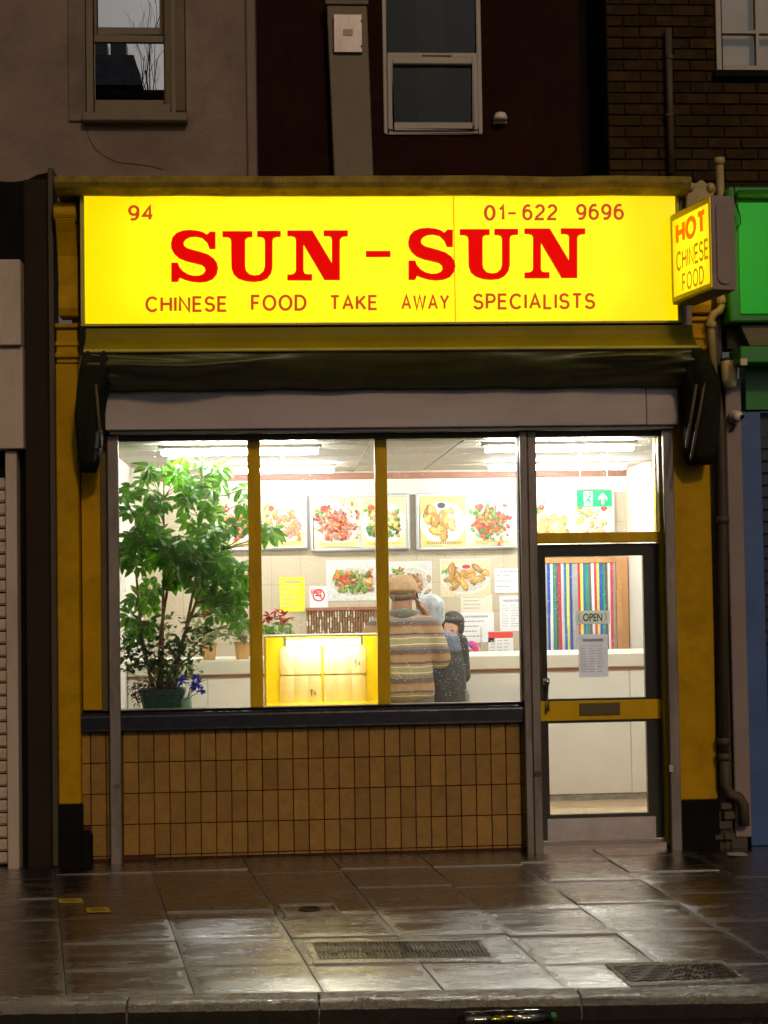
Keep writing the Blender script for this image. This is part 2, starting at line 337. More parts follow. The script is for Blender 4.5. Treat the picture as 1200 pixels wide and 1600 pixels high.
def leaf_mat(name, col, trans):
    m = bpy.data.materials.new(name); m.use_nodes = True; nt = m.node_tree; nt.nodes.clear(); out = nt.nodes.new('ShaderNodeOutputMaterial')
    vec = coords(nt); n = noise_tex(nt, vec, 12, 3, .6)
    c = ramp(nt, n, [(.3, tuple(x * .7 for x in col)), (.7, tuple(x * 1.3 for x in col))])
    oi = nt.nodes.new('ShaderNodeObjectInfo'); mr = nt.nodes.new('ShaderNodeMapRange'); mr.inputs[3].default_value = .65; mr.inputs[4].default_value = 1.45
    nt.links.new(oi.outputs['Random'], mr.inputs[0]); c = mix_rgb(nt, 1.0, c, mr.outputs[0], 'MULTIPLY')
    p = nt.nodes.new('ShaderNodeBsdfPrincipled'); p.inputs['Roughness'].default_value = .35; nt.links.new(c, p.inputs['Base Color'])
    t = nt.nodes.new('ShaderNodeBsdfTranslucent'); t.inputs[0].default_value = rgba(trans)
    mx = nt.nodes.new('ShaderNodeMixShader'); mx.inputs[0].default_value = .42
    nt.links.new(p.outputs[0], mx.inputs[1]); nt.links.new(t.outputs[0], mx.inputs[2]); nt.links.new(mx.outputs[0], out.inputs[0]); MATS[name] = m
leaf_mat('leaf', (.062, .15, .014), (.17, .48, .012))
leaf_mat('leaf_dark', (.05, .095, .028), (.08, .2, .02))
leaf_mat('leaf_pale', (.22, .30, .13), (.25, .35, .1))

def wall_tile_mat(name):
    m = bpy.data.materials.new(name); m.use_nodes = True; nt = m.node_tree; b = nt.nodes['Principled BSDF']
    tc = nt.nodes.new('ShaderNodeTexCoord'); mp = nt.nodes.new('ShaderNodeMapping'); mp.inputs['Rotation'].default_value = (math.pi / 2, 0, 0)
    nt.links.new(tc.outputs['Object'], mp.inputs[0])
    br = nt.nodes.new('ShaderNodeTexBrick'); br.offset = 0; br.inputs['Scale'].default_value = 1.0
    br.inputs['Brick Width'].default_value = .25; br.inputs['Row Height'].default_value = .25; br.inputs['Mortar Size'].default_value = .003
    br.inputs['Color1'].default_value = (.55, .47, .345, 1); br.inputs['Color2'].default_value = (.52, .44, .32, 1); br.inputs['Mortar'].default_value = (.42, .34, .25, 1)
    nt.links.new(mp.outputs[0], br.inputs[0]); nt.links.new(br.outputs[0], b.inputs['Base Color']); b.inputs['Roughness'].default_value = .35
    MATS[name] = m
wall_tile_mat('wall_tile')
def thin_paper(name, col):
    m = bpy.data.materials.new(name); m.use_nodes = True; nt = m.node_tree; nt.nodes.clear(); out = nt.nodes.new('ShaderNodeOutputMaterial')
    vec = coords(nt); c = ramp(nt, noise_tex(nt, vec, 20, 3), [(.3, tuple(x * .94 for x in col)), (.7, col)])
    d = nt.nodes.new('ShaderNodeBsdfDiffuse'); t = nt.nodes.new('ShaderNodeBsdfTranslucent'); mx = nt.nodes.new('ShaderNodeMixShader'); mx.inputs[0].default_value = .62
    nt.links.new(c, d.inputs[0]); nt.links.new(c, t.inputs[0]); nt.links.new(d.outputs[0], mx.inputs[1]); nt.links.new(t.outputs[0], mx.inputs[2]); nt.links.new(mx.outputs[0], out.inputs[0]); MATS[name] = m
thin_paper('thin_sheet', (.80, .79, .86)); thin_paper('thin_plate', (.78, .79, .76))

def stripe_mat(name):
    m = bpy.data.materials.new(name); m.use_nodes = True; nt = m.node_tree; b = nt.nodes['Principled BSDF']
    tc = nt.nodes.new('ShaderNodeTexCoord'); sp = nt.nodes.new('ShaderNodeSeparateXYZ'); nt.links.new(tc.outputs['Object'], sp.inputs[0])
    nz = nt.nodes.new('ShaderNodeTexNoise'); nz.inputs['Scale'].default_value = 5; nz.inputs['Detail'].default_value = 2; nt.links.new(tc.outputs['Object'], nz.inputs[0])
    a = nt.nodes.new('ShaderNodeMath'); a.operation = 'MULTIPLY_ADD'; a.inputs[1].default_value = .035; nt.links.new(nz.outputs['Fac'], a.inputs[0]); nt.links.new(sp.outputs[2], a.inputs[2])
    md = nt.nodes.new('ShaderNodeMath'); md.operation = 'MULTIPLY'; md.inputs[1].default_value = 1 / .205; nt.links.new(a.outputs[0], md.inputs[0])
    fr = nt.nodes.new('ShaderNodeMath'); fr.operation = 'FRACT'; nt.links.new(md.outputs[0], fr.inputs[0])
    r = nt.nodes.new('ShaderNodeValToRGB'); r.color_ramp.interpolation = 'CONSTANT'
    tan, olive, dk, ru, wh, gy = (.37, .25, .14), (.35, .33, .18), (.12, .09, .075), (.40, .17, .08), (.74, .72, .56), (.20, .18, .20)
    stops = [(0, tan), (.10, ru), (.16, dk), (.32, gy), (.42, tan), (.50, wh), (.535, olive), (.72, wh), (.75, tan), (.83, dk), (.90, tan)]
    while len(r.color_ramp.elements) < len(stops): r.color_ramp.elements.new(.5)
    for e, (p, c) in zip(r.color_ramp.elements, stops): e.position = p; e.color = rgba(c)
    nt.links.new(fr.outputs[0], r.inputs[0]); nt.links.new(r.outputs[0], b.inputs['Base Color']); b.inputs['Roughness'].default_value = .9
    bn = nt.nodes.new('ShaderNodeTexNoise'); bn.inputs['Scale'].default_value = 9; nt.links.new(tc.outputs['Object'], bn.inputs[0])
    bp = nt.nodes.new('ShaderNodeBump'); bp.inputs['Strength'].default_value = .6; bp.inputs['Distance'].default_value = .03
    nt.links.new(bn.outputs['Fac'], bp.inputs['Height']); nt.links.new(bp.outputs[0], b.inputs['Normal']); MATS[name] = m
stripe_mat('striped_cotton')
def tweed_mat(name):
    m = bpy.data.materials.new(name); m.use_nodes = True; nt = m.node_tree; b = nt.nodes['Principled BSDF']
    vec = coords(nt, rand=False); n = noise_tex(nt, vec, 75, 3, .8)
    c = ramp(nt, n, [(.46, (.028, .030, .028)), (.60, (.07, .07, .065)), (.72, (.34, .34, .32))])
    nt.links.new(c, b.inputs['Base Color']); b.inputs['Roughness'].default_value = .85; MATS[name] = m
tweed_mat('coat_fleck')

# ------------------------------------------------------------------ mesh and object helpers
WL = {}
class MB:
    def __init__(s): s.v = []; s.f = []; s.m = []
    def add(s, vs, fs, mi=0):
        o = len(s.v); s.v += [Vector(v) for v in vs]; s.f += [tuple(i + o for i in f) for f in fs]; s.m += [mi] * len(fs); return s
    def box(s, x0, x1, y0, y1, z0, z1, mi=0):
        return s.add([(x0, y0, z0), (x1, y0, z0), (x1, y1, z0), (x0, y1, z0), (x0, y0, z1), (x1, y0, z1), (x1, y1, z1), (x0, y1, z1)],
                     [(0, 3, 2, 1), (4, 5, 6, 7), (0, 1, 5, 4), (1, 2, 6, 5), (2, 3, 7, 6), (3, 0, 4, 7)], mi)
    def hexa(s, b, t, mi=0):          # bottom and top quads, counter-clockwise from above
        return s.add(list(b) + list(t), [(0, 3, 2, 1), (4, 5, 6, 7), (0, 1, 5, 4), (1, 2, 6, 5), (2, 3, 7, 6), (3, 0, 4, 7)], mi)
    def prism(s, poly, y0, y1, mi=0, side=None):   # poly of (x, z), extruded along y; front at y0
        n = len(poly); tri = tessellate_polygon([[Vector((p[0], p[1], 0)) for p in poly]])
        vs = [(p[0], y0, p[1]) for p in poly] + [(p[0], y1, p[1]) for p in poly]
        s.add(vs, [t for t in tri] + [tuple(i + n for i in reversed(t)) for t in tri], mi)
        return s.add(vs, [(i, (i + 1) % n, (i + 1) % n + n, i + n) for i in range(n)], mi if side is None else side)
    def prism_x(s, poly, x0, x1, mi=0):            # poly of (y, z), extruded along x
        n = len(poly); tri = tessellate_polygon([[Vector((p[0], p[1], 0)) for p in poly]])
        vs = [(x0, p[0], p[1]) for p in poly] + [(x1, p[0], p[1]) for p in poly]
        return s.add(vs, list(tri) + [tuple(i + n for i in reversed(t)) for t in tri] + [(i, (i + 1) % n, (i + 1) % n + n, i + n) for i in range(n)], mi)
    def tube(s, pts, rs, n=10, mi=0, cap=True):
        pts = [Vector(p) for p in pts]; rs = rs if isinstance(rs, (list, tuple)) else [rs] * len(pts)
        vs = []; up0 = None
        for i, p in enumerate(pts):
            d = (pts[min(i + 1, len(pts) - 1)] - pts[max(i - 1, 0)]).normalized()
            if up0 is None: up0 = Vector((0, 0, 1)) if abs(d.z) < .9 else Vector((1, 0, 0))
            a = d.cross(up0).normalized(); b = d.cross(a).normalized(); up0 = b.cross(d) if False else up0
            for k in range(n):
                t = 2 * math.pi * k / n; vs.append(p + (a * math.cos(t) + b * math.sin(t)) * rs[i])
        fs = []
        for i in range(len(pts) - 1):
            for k in range(n):
                k2 = (k + 1) % n; fs.append((i * n + k, i * n + k2, (i + 1) * n + k2, (i + 1) * n + k))
        if cap: fs += [tuple(range(n)), tuple(reversed(range((len(pts) - 1) * n, len(pts) * n)))]
        return s.add(vs, fs, mi)
    def lathe(s, prof, c, n=20, mi=0, axis='z', arc=1.0):   # prof of (r, h)
        vs = []; c = Vector(c)
        for r, h in prof:
            for k in range(n):
                t = 2 * math.pi * k / n; x, y = r * math.cos(t), r * math.sin(t)
                vs.append(c + (Vector((x, y, h)) if axis == 'z' else Vector((h, x, y)) if axis == 'x' else Vector((x, h, y))))
        fs = []
        for i in range(len(prof) - 1):
            for k in range(n):
                k2 = (k + 1) % n; fs.append((i * n + k, i * n + k2, (i + 1) * n + k2, (i + 1) * n + k))
        fs += [tuple(reversed(range(n))), tuple(range((len(prof) - 1) * n, len(prof) * n))]
        return s.add(vs, fs, mi)
    def ball(s, c, r, nu=10, nv=7, mi=0):
        r = (r, r, r) if not isinstance(r, (tuple, list)) else r; vs = []; c = Vector(c)
        for i in range(nv + 1):
            ph = math.pi * i / nv
            for k in range(nu):
                t = 2 * math.pi * k / nu; vs.append(c + Vector((r[0] * math.sin(ph) * math.cos(t), r[1] * math.sin(ph) * math.sin(t), r[2] * math.cos(ph))))
        return s.add(vs, [(i * nu + k, (i + 1) * nu + k, (i + 1) * nu + (k + 1) % nu, i * nu + (k + 1) % nu) for i in range(nv) for k in range(nu)], mi)
    def grid(s, fn, nu, nv, mi=0):
        vs = [fn(i / nu, j / nv) for j in range(nv + 1) for i in range(nu + 1)]
        return s.add(vs, [(j * (nu + 1) + i, j * (nu + 1) + i + 1, (j + 1) * (nu + 1) + i + 1, (j + 1) * (nu + 1) + i) for j in range(nv) for i in range(nu)], mi)
    def build(s, name, mats, parent=None, bevel=0.0, smooth=False, origin=None, segs=1, weld=True):
        mats = mats if isinstance(mats, (list, tuple)) else [mats]
        lo = [min(v[i] for v in s.v) for i in range(3)]; hi = [max(v[i] for v in s.v) for i in range(3)]
        o = Vector(origin) if origin is not None else Vector(((lo[0] + hi[0]) / 2, (lo[1] + hi[1]) / 2, (lo[2] + hi[2]) / 2 if parent is not None else lo[2]))
        me = bpy.data.meshes.new(name); me.from_pydata([v - o for v in s.v], [], s.f)
        for m in mats: me.materials.append(MATS[m])
        me.polygons.foreach_set('material_index', s.m)
        bm = bmesh.new(); bm.from_mesh(me)
        if weld: bmesh.ops.remove_doubles(bm, verts=bm.verts, dist=1e-5)
        bmesh.ops.recalc_face_normals(bm, faces=bm.faces)
        if bevel: bmesh.ops.bevel(bm, geom=[e for e in bm.edges if len(e.link_faces) == 2 and e.calc_face_angle(0) > .6], offset=bevel, segments=segs, affect='EDGES', profile=.5)
        bm.to_mesh(me); bm.free()
        if smooth: me.shade_smooth()
        return place(name, me, o, parent)
def place(name, me, o, parent=None):
    ob = bpy.data.objects.new(name, me); COL.objects.link(ob); WL[ob.name] = Vector(o)
    if parent is not None:
        ob.parent = parent; ob.location = Vector(o) - WL[parent.name]
    else: ob.location = o
    return ob
def tag(o, label=None, cat=None, group=None, kind=None):
    for k, v in (('label', label), ('category', cat), ('group', group), ('kind', kind)):
        if v is not None: o[k] = v
    return o
def thing(name, loc, label, cat, group=None):
    o = bpy.data.objects.new(name, None); COL.objects.link(o); o.location = loc; WL[o.name] = Vector(loc); o.empty_display_size = .1
    return tag(o, label, cat, group)
def bx(name, mat, parent, x0, x1, y0, y1, z0, z1, bevel=0.0):
    return MB().box(min(x0, x1), max(x0, x1), min(y0, y1), max(y0, y1), min(z0, z1), max(z0, z1)).build(name, mat, parent, bevel=bevel)
def frame_mb(x0, x1, z0, z1, w, y0, y1, mb=None):   # rectangular frame, four butted members
    mb = mb or MB(); wl, wr, wt, wb = w if isinstance(w, tuple) else (w,) * 4
    mb.box(x0, x0 + wl, y0, y1, z0, z1); mb.box(x1 - wr, x1, y0, y1, z0, z1)
    mb.box(x0 + wl, x1 - wr, y0, y1, z1 - wt, z1); mb.box(x0 + wl, x1 - wr, y0, y1, z0, z0 + wb); return mb

def text_mesh(name, txt, mat, parent, x0, x1, z0, z1, Y, depth=.002, bold=0.0, axis='y', flip=False):
    cu = bpy.data.curves.new(name, 'FONT'); cu.body = txt; cu.size = 1; cu.offset = bold; cu.resolution_u = 4
    tmp = bpy.data.objects.new(name + '_tmp', cu); COL.objects.link(tmp)
    dg = bpy.context.evaluated_depsgraph_get(); dg.update()
    me = bpy.data.meshes.new_from_object(tmp.evaluated_get(dg)); bpy.data.objects.remove(tmp); bpy.data.curves.remove(cu)
    xs = [v.co.x for v in me.vertices]; ys = [v.co.y for v in me.vertices]
    ax, bx_, ay, by = min(xs), max(xs), min(ys), max(ys)
    vs = []
    for v in me.vertices:
        u = (v.co.x - ax) / (bx_ - ax); w = (v.co.y - ay) / (by - ay)
        if axis == 'y': vs.append((x0 + (x1 - x0) * u, Y, z0 + (z1 - z0) * w))
        else: vs.append((Y, x0 + (x1 - x0) * u, z0 + (z1 - z0) * w))
    mb = MB(); mb.add(vs, [tuple(p.vertices) for p in me.polygons]); bpy.data.meshes.remove(me)
    return mb.build(name, mat, parent, weld=False)

# ------------------------------------------------------------------ ground: road, kerb, pavement
def kerb_y(x): return -2.69 - 0.056 * (x + 1.98)
RZ = gz(-2.95) - 0.095
mb = MB()
mb.hexa([(-40, -60, RZ - .2), (40, -60, RZ - .2), (40, kerb_y(40) - .1, RZ - .2), (-40, kerb_y(-40) - .1, RZ - .2)],
        [(-40, -60, RZ), (40, -60, RZ), (40, kerb_y(40) - .1, RZ), (-40, kerb_y(-40) - .1, RZ)])
tag(mb.build('road', 'asphalt'), kind='structure')
mb = MB()
bed = [(-12, kerb_y(-12) + .0), (12, kerb_y(12) + .0), (12, .6), (-12, .6)]
mb.hexa([(x, y, gz(y) - .25) for x, y in bed], [(x, y, gz(y) - .008) for x, y in bed])
pavement = tag(mb.build('pavement', 'wet_joint'), kind='structure')
LX = [-2.132 + .583 * k for k in range(-8, 0)] + [-2.132, -1.542, -.946, -.391, .175, .739, 1.305, 1.872] + [1.872 + .567 * k for k in range(1, 8)]
ROWS = {8: [-.35, -.86, -1.355, -1.835, -2.285], 9: [-.30, -1.282, -1.784, -2.24], 10: [-.437, -.912, -1.368, -1.826, -2.27],
        11: [-.37, -.837, -1.288, -1.83, -2.29], 12: [-.40, -.88, -1.37, -1.87, -2.33], 13: [-.33, -.80, -1.30, -1.80, -2.36],
        14: [-.22, -.62, -1.13, -1.66, -2.20], 15: [-.28, -.80, -1.32, -1.84, -2.36]}
rs = random.Random(5)
def slab(poly, dz, tx, ty, g=.0035):
    c = sum((Vector(p) for p in poly), Vector((0, 0))) / 4
    pts = [Vector(p) + (c - Vector(p)).normalized() * g * 1.4 for p in poly]
    top = [(p.x, p.y, gz(p.y) + dz + (p.x - c.x) * tx + (p.y - c.y) * ty) for p in pts]
    cz = sum(v[2] for v in top) / 4; cv = Vector((c.x, c.y, cz)); tv = [Vector(v) for v in top]
    inn = [v + (cv - v) * .20 + Vector((0, 0, .0012)) for v in tv]                 # slabs are worn lower towards their edges
    rim = [v - Vector((0, 0, .0018)) for v in tv]; bot = [(v.x, v.y, gz(v.y) - .03) for v in tv]
    mb = MB(); mb.add(inn + rim + bot, [(0, 1, 2, 3)] + [(4 + k, 4 + (k + 1) % 4, (k + 1) % 4, k) for k in range(4)] + [(8 + k, 8 + (k + 1) % 4, 4 + (k + 1) % 4, 4 + k) for k in range(4)])
    ob = mb.build('slab', 'wet_slab', pavement, weld=False)
    at_ = ob.data.attributes.new('edge', 'FLOAT', 'POINT')
    for k, a_ in enumerate(at_.data): a_.value = 0.0 if k < 4 else 1.0
    return ob
for k in range(1, len(LX) - 1):
    rows = ROWS.get(k) or [-.36 + rs.uniform(-.08, .08) - .48 * i for i in range(5)]
    ys = [.12] + rows
    def xe(kk, y): return LX[kk] - .171 * y
    for i in range(len(ys)):
        y1 = ys[i]; y0 = ys[i + 1] if i + 1 < len(ys) else None
        def yy(y, x): return y * (1 + .02 * (x + 2)) if y < 0 else y
        xa, xb = xe(k, y1), xe(k + 1, y1)
        t1 = [(xa, yy(y1, xa)), (xb, yy(y1, xb))]
        if y0 is None:
            xc, xd = xe(k + 1, -2.69), xe(k, -2.69); t0 = [(xc, kerb_y(xc) + .004), (xd, kerb_y(xd) + .004)]
        else:
            xc, xd = xe(k + 1, y0), xe(k, y0); t0 = [(xc, yy(y0, xc)), (xd, yy(y0, xd))]
        if max(p[0] for p in t0 + t1) < -4.2 or min(p[0] for p in t0 + t1) > 4.2: continue
        slab([t0[1], t0[0], t1[1], t1[0]], rs.uniform(-.002, .003), rs.uniform(-.006, .006), rs.uniform(-.030, .012))
kb = MB(); kb.hexa([(-12, kerb_y(-12) - .145, RZ - .1), (12, kerb_y(12) - .145, RZ - .1), (12, kerb_y(12) - .002, RZ - .1), (-12, kerb_y(-12) - .002, RZ - .1)],
                   [(-12, kerb_y(-12) - .145, gz(-2.8) - .03), (12, kerb_y(12) - .145, gz(-2.8) - .03), (12, kerb_y(12) - .002, gz(-2.8) - .03), (-12, kerb_y(-12) - .002, gz(-2.8) - .03)])
kerb = tag(kb.build('kerb', 'wet_kerb'), kind='structure')
xk = -5.0
while xk < 5:
    L = rs.uniform(.85, 1.25); x0, x1 = xk + .004, xk + L - .004
    def kt(u, v, x0=x0, x1=x1):
        x = x0 + (x1 - x0) * u; p = [(0, 0), (.11, 0), (.135, -.012), (.150, -.04), (.158, -.17)][min(4, int(round(v * 4)))]
        j = noise.noise(Vector((x * 19, v * 5, 3))) * .006; y = kerb_y(x) - p[0]
        return Vector((x, y - j, gz(kerb_y(x)) + .004 + p[1] + j * .9 + noise.noise(Vector((x * 60, v * 30, 9))) * .0025))
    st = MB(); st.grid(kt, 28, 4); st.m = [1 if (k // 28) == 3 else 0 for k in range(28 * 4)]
    a, b = x0, x1
    st.build('kerb_stone', ['wet_kerb', 'kerb_face_shade'], kerb, smooth=True)
    xk += L

# covers let into the paving
def quad_on(px, lift):       # four pixel corners on the paving, far-left, far-right, near-right, near-left
    return [onground(*p, lift) for p in px]
def lerp4(q, u, v): return (q[0] * (1 - u) + q[1] * u) * (1 - v) + (q[3] * (1 - u) + q[2] * u) * v
def cover(name, px, label, kind):
    q = quad_on(px, .005); c = sum(q, Vector()) / 4
    t = thing(name, c - Vector((0, 0, .012)), label, 'drain cover' if kind != 'small' else 'access cover')
    def panel(u0, u1, v0, v1, z0, z1, mb):
        p = [lerp4(q, u0, v1), lerp4(q, u1, v1), lerp4(q, u1, v0), lerp4(q, u0, v0)]
        up = Vector((0, 0, 1)); return mb.hexa([a + up * z0 for a in p], [a + up * z1 for a in p])
    f = MB(); w, h = (.035, .14) if kind != 'small' else (.05, .16)
    panel(0, 1, 0, h, -.014, .003, f); panel(0, 1, 1 - h, 1, -.014, .003, f); panel(0, w, h, 1 - h, -.014, .003, f); panel(1 - w, 1, h, 1 - h, -.014, .003, f)
    f.build('frame', {'ribs': 'wet_slab', 'waves': 'wet_kerb', 'small': 'pale_concrete'}[kind], t)
    pl = MB(); panel(w, 1 - w, h, 1 - h, -.014, -.004, pl); pl.build('plate', 'iron' if kind != 'small' else 'pale_concrete', t)
    if kind == 'ribs':
        r = MB()
        for i in range(44):
            u = w + .005 + (1 - 2 * w - .01) * i / 44; panel(u, u + .010, h + .05, 1 - h - .05, -.006, .004, r)
        for i in range(5):
            u = w + .08 + (1 - 2 * w - .2) * i / 4; panel(u, u + .035, h + .25, 1 - h - .25, -.006, .0042, r)
        for v in (h, .49, 1 - h - .045): panel(w, 1 - w, v, v + .04, -.006, .0035, r)
        tag(r.build('rib', 'iron', t), kind='stuff')
    elif kind == 'waves':
        r = MB()
        for i in range(11):
            v = h + .02 + (1 - 2 * h - .05) * i / 11
            for j in range(30):
                u = w + .01 + (1 - 2 * w - .02) * j / 30
                if u > .42 and rs.random() < .35: continue
                dv = .03 * math.sin(j * .9 + (i * .8 if u < .42 else 9 * i))
                L = .9 if u < .42 else rs.uniform(.3, .7)
                panel(u, u + L * (1 - 2 * w) / 30, v + dv, v + dv + .03, -.006, .003, r)
        tag(r.build('tread_bump', 'iron', t), kind='stuff')
    else:
        r = MB(); r.lathe([(.055, -.006), (.062, .0035), (.05, .0045), (.045, -.002)], c, 24); r.build('ring', 'iron', t, smooth=True)
cover('service_cover', [(474, 1468), (757, 1465), (783, 1502), (492, 1506)], 'long ribbed iron service cover set in the middle of the wet paving', 'ribs')
cover('gully_cover', [(945, 1506), (1128, 1501), (1172, 1533), (985, 1541)], 'patterned black iron drain cover near the kerb in front of the door', 'waves')
cover('stopcock_cover', [(434, 1413), (520, 1411), (534, 1427), (447, 1430)], 'small pale stopcock cover with iron ring in a paving slab', 'small')
for k, (px, lab) in enumerate([([(91, 1405), (127, 1404), (131, 1410), (92, 1411)], 'yellow paint tag stuck on the paving, further from the kerb of two'),
                               ([(134, 1419), (169, 1418), (173, 1425), (136, 1426)], 'yellow paint tag stuck on the paving, nearer the kerb of two')]):
    q = quad_on(px, .004); c = sum(q, Vector()) / 4
    t = thing('paint_tag', c, lab, 'paint mark', 'yellow tags on the paving')
    m_ = MB(); m_.hexa([v for v in (q[3], q[2], q[1], q[0])], [v + Vector((0, 0, .003)) for v in (q[3], q[2], q[1], q[0])]); m_.build('plate', 'paint_tag', t)
    d = MB()
    for i in range(7):
        u = .2 + i * .09; p = [lerp4(q, u, .8), lerp4(q, u + .04, .8), lerp4(q, u + .04, .25), lerp4(q, u, .25)]
        d.hexa([a + Vector((0, 0, .002)) for a in p], [a + Vector((0, 0, .0042)) for a in p])
    d.build('digit', 'umber_paint', t)
q = quad_on([(1134, 1334), (1164, 1334), (1169, 1338), (1139, 1339)], .004)
lp = MB(); lp.grid(lambda u, v: lerp4(q, u, v) + Vector((0, 0, .004 * math.sin(3 * u + 2 * v) + .006)), 6, 3)
tag(lp.build('litter', 'litter_paper'), 'scrap of pale paper lying on the paving below the blue panel', 'litter')
sp = MB()
for i in range(150):
    p = onground(rs.uniform(20, 1190), rs.uniform(1345, 1550), .003); r = rs.uniform(.002, .007)
    if i % 9 == 0: r *= 1.8
    a = rs.uniform(0, 6); sp.add([p + Vector((r * rs.uniform(.6, 1.6) * math.cos(a + k * 1.05), r * math.sin(a + k * 1.05), .001 * (k % 2))) for k in range(6)], [(0, 1, 2, 3, 4, 5)])
tag(sp.build('paving_debris', 'litter_paper', weld=False), 'scattered crumbs and grit on the wet paving', 'debris', kind='stuff')

# plastic bottle in the gutter
bc = Vector((AX(798, 1590, -3.03), -3.03, RZ + .036))
t = thing('plastic_bottle', bc - Vector((0, 0, .036)), 'clear plastic drinks bottle lying in the gutter beside the kerb', 'bottle')
prof = [(.012, -.215), (.030, -.212), (.034, -.19), (.030, -.17), (.034, -.15), (.031, -.12), (.034, -.10), (.034, .02), (.030, .05), (.034, .08), (.033, .12), (.022, .165), (.012, .185), (.012, .20)]
b_ = MB(); b_.lathe(prof, bc, 24, axis='x'); b_.build('body', 'bottle_plastic', t, smooth=True)
b_ = MB(); b_.lathe([(.0345, -.09), (.0347, .01)], bc, 24, axis='x'); b_.build('label_band', 'label_film', t, smooth=True)
b_ = MB(); b_.lathe([(.0145, .183), (.0145, .205)], bc, 16, axis='x'); b_.build('cap', 'green_paint', t)

# ------------------------------------------------------------------ houses above the shops
YU = 0.06
ZB = 4.20          # where upper walls start behind the fascia
ZT = 8.6
def wall_with_hole(x0, x1, z0, z1, hx0, hx1, hz0, hz1, y0, y1):
    m_ = MB(); m_.box(x0, hx0, y0, y1, z0, z1); m_.box(hx1, x1, y0, y1, z0, z1); m_.box(hx0, hx1, y0, y1, z0, hz0); m_.box(hx0, hx1, y0, y1, hz1, z1); return m_
# pale rendered house
xr = AX(385, 130, YU)
h1 = thing('rendered_house', (-4, .3, gz(0)), 'pale rendered upper storey with a sash window above the takeaway', 'house')
wx0, wx1, wz0 = AX(133, 120, YU), AX(291, 120, YU), AZ(200, 188, YU)
wz1 = wz0 + 1.75
wall_with_hole(-9, xr, ZB, ZT, wx0, wx1, wz0, wz1, YU, .40).build('wall', 'render_wall', h1)
bx('corner_strip', 'render_wall', h1, xr + .001, AX(400, 130, YU), YU - .03, .40, ZB, ZT, .008)
w = bx('window_reveal', 'umber_timber', h1, AX(253, 100, YU) + .01, wx1 - .001, YU + .012, .30, wz0 + .06, wz1, .01)
fr = frame_mb(wx0 + .005, AX(268, 110, .1) + .03, wz0 + .05, wz1 - .005, (.05, .035, .05, .06), .07, .20); win = fr.build('window', 'old_timber_white', h1, bevel=.004)
frame_mb(AX(141, 110, .12), AX(271, 110, .12), AZ(200, 168, .12), AZ(200, 57, .12), (.022, .020, .045, .045), .10, .135).build('lower_sash', 'old_timber_white', win, bevel=.003)
frame_mb(AX(145, 20, .15), AX(257, 20, .15), AZ(200, 55, .15), wz1 - .06, (.03, .03, .045, .05), .14, .17).build('upper_sash', 'old_timber_white', win, bevel=.003)
bx('pane', 'mirror_glass', win, AX(144, 110, .12), AX(269, 110, .12), .118, .122, AZ(200, 162, .12), AZ(200, 63, .12))
bx('pane', 'mirror_glass', win, AX(149, 20, .15), AX(254, 20, .15), .153, .157, AZ(200, 46, .15), wz1 - .08)
bx('sill', 'old_timber_white', h1, AX(128, 180, 0), AX(293, 180, 0), -.02, .10, AZ(200, 190, 0), AZ(200, 176, 0), .008)
fr = MB(); fr.box(AX(107, 100, YU), AX(131, 100, YU), YU - .018, YU + .02, wz0 - .01, wz1 + .1); fr.build('architrave', 'render_wall', h1, bevel=.004)
crack = MB(); pts = [(133, 190), (139, 215), (148, 232), (165, 245), (185, 254), (210, 256), (238, 260), (255, 265)]
for a, b in zip(pts, pts[1:]): crack.tube([at(*a, YU - .002), at(*b, YU - .002)], .0035, 5)
crack.build('loose_cable', 'umber_timber', h1)
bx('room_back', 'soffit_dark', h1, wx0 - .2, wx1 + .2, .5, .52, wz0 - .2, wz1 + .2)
# maroon house
YM = 0.20
h2 = thing('maroon_house', (0, .4, gz(0)), 'dark maroon painted upper wall with white framed window', 'house')
mx0, mx1 = AX(401, 130, YU), AX(906, 130, YM)
vx0, vx1 = AX(597, 100, YM), AX(753, 100, YM); vz0 = AZ(675, 211, YM); vz1 = vz0 + 1.35
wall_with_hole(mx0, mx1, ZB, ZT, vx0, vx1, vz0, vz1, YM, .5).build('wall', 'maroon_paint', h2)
bx('recess', 'black_paint', h2, mx1 + .001, AX(949, 130, .1), .42, .5, ZB, ZT)
fr = frame_mb(vx0 + .004, vx1 - .004, vz0 + .004, vz1 - .004, .03, YM - .015, YM + .08); win = fr.build('window', 'upvc', h2, bevel=.004)
zt_ = AZ(675, 88, YM)
frame_mb(vx0 + .03, vx1 - .03, vz0 + .03, zt_ - .012, (.038, .038, .05, .05), YM - .03, YM + .045).build('opening_light', 'upvc', win, bevel=.006)
bx('transom', 'upvc', win, vx0 + .03, vx1 - .03, YM - .01, YM + .06, zt_ - .010, zt_ + .022, .003)
bx('trickle_vent', 'upvc', win, AX(660, 90, YM), AX(705, 90, YM), YM - .034, YM - .0105, zt_ - .006, zt_ + .010, .003)
bx('pane', 'dark_glass', win, vx0 + .06, vx1 - .06, YM + .012, YM + .018, vz0 + .07, zt_ - .05)
bx('pane', 'dark_glass', win, vx0 + .03, vx1 - .03, YM + .022, YM + .028, zt_ + .024, vz1 - .03)
bx('room_back', 'umber_timber', h2, vx0 - .3, vx1 + .3, 1.2, 1.22, vz0 - .3, vz1 + .3)
bx('curtain', 'curtain_olive', h2, AX(655, 150, .45), AX(700, 150, .45), .55, .56, vz0, vz1)
c_ = MB(); cx = AX(625, 165, .5); cz = vz0
c_.tube([(cx - .16, .62, cz), (cx - .16, .62, cz + .22), (cx - .08, .62, cz + .33), (cx + .04, .62, cz + .31), (cx + .13, .62, cz + .2), (cx + .14, .62, cz)], .03, 8)
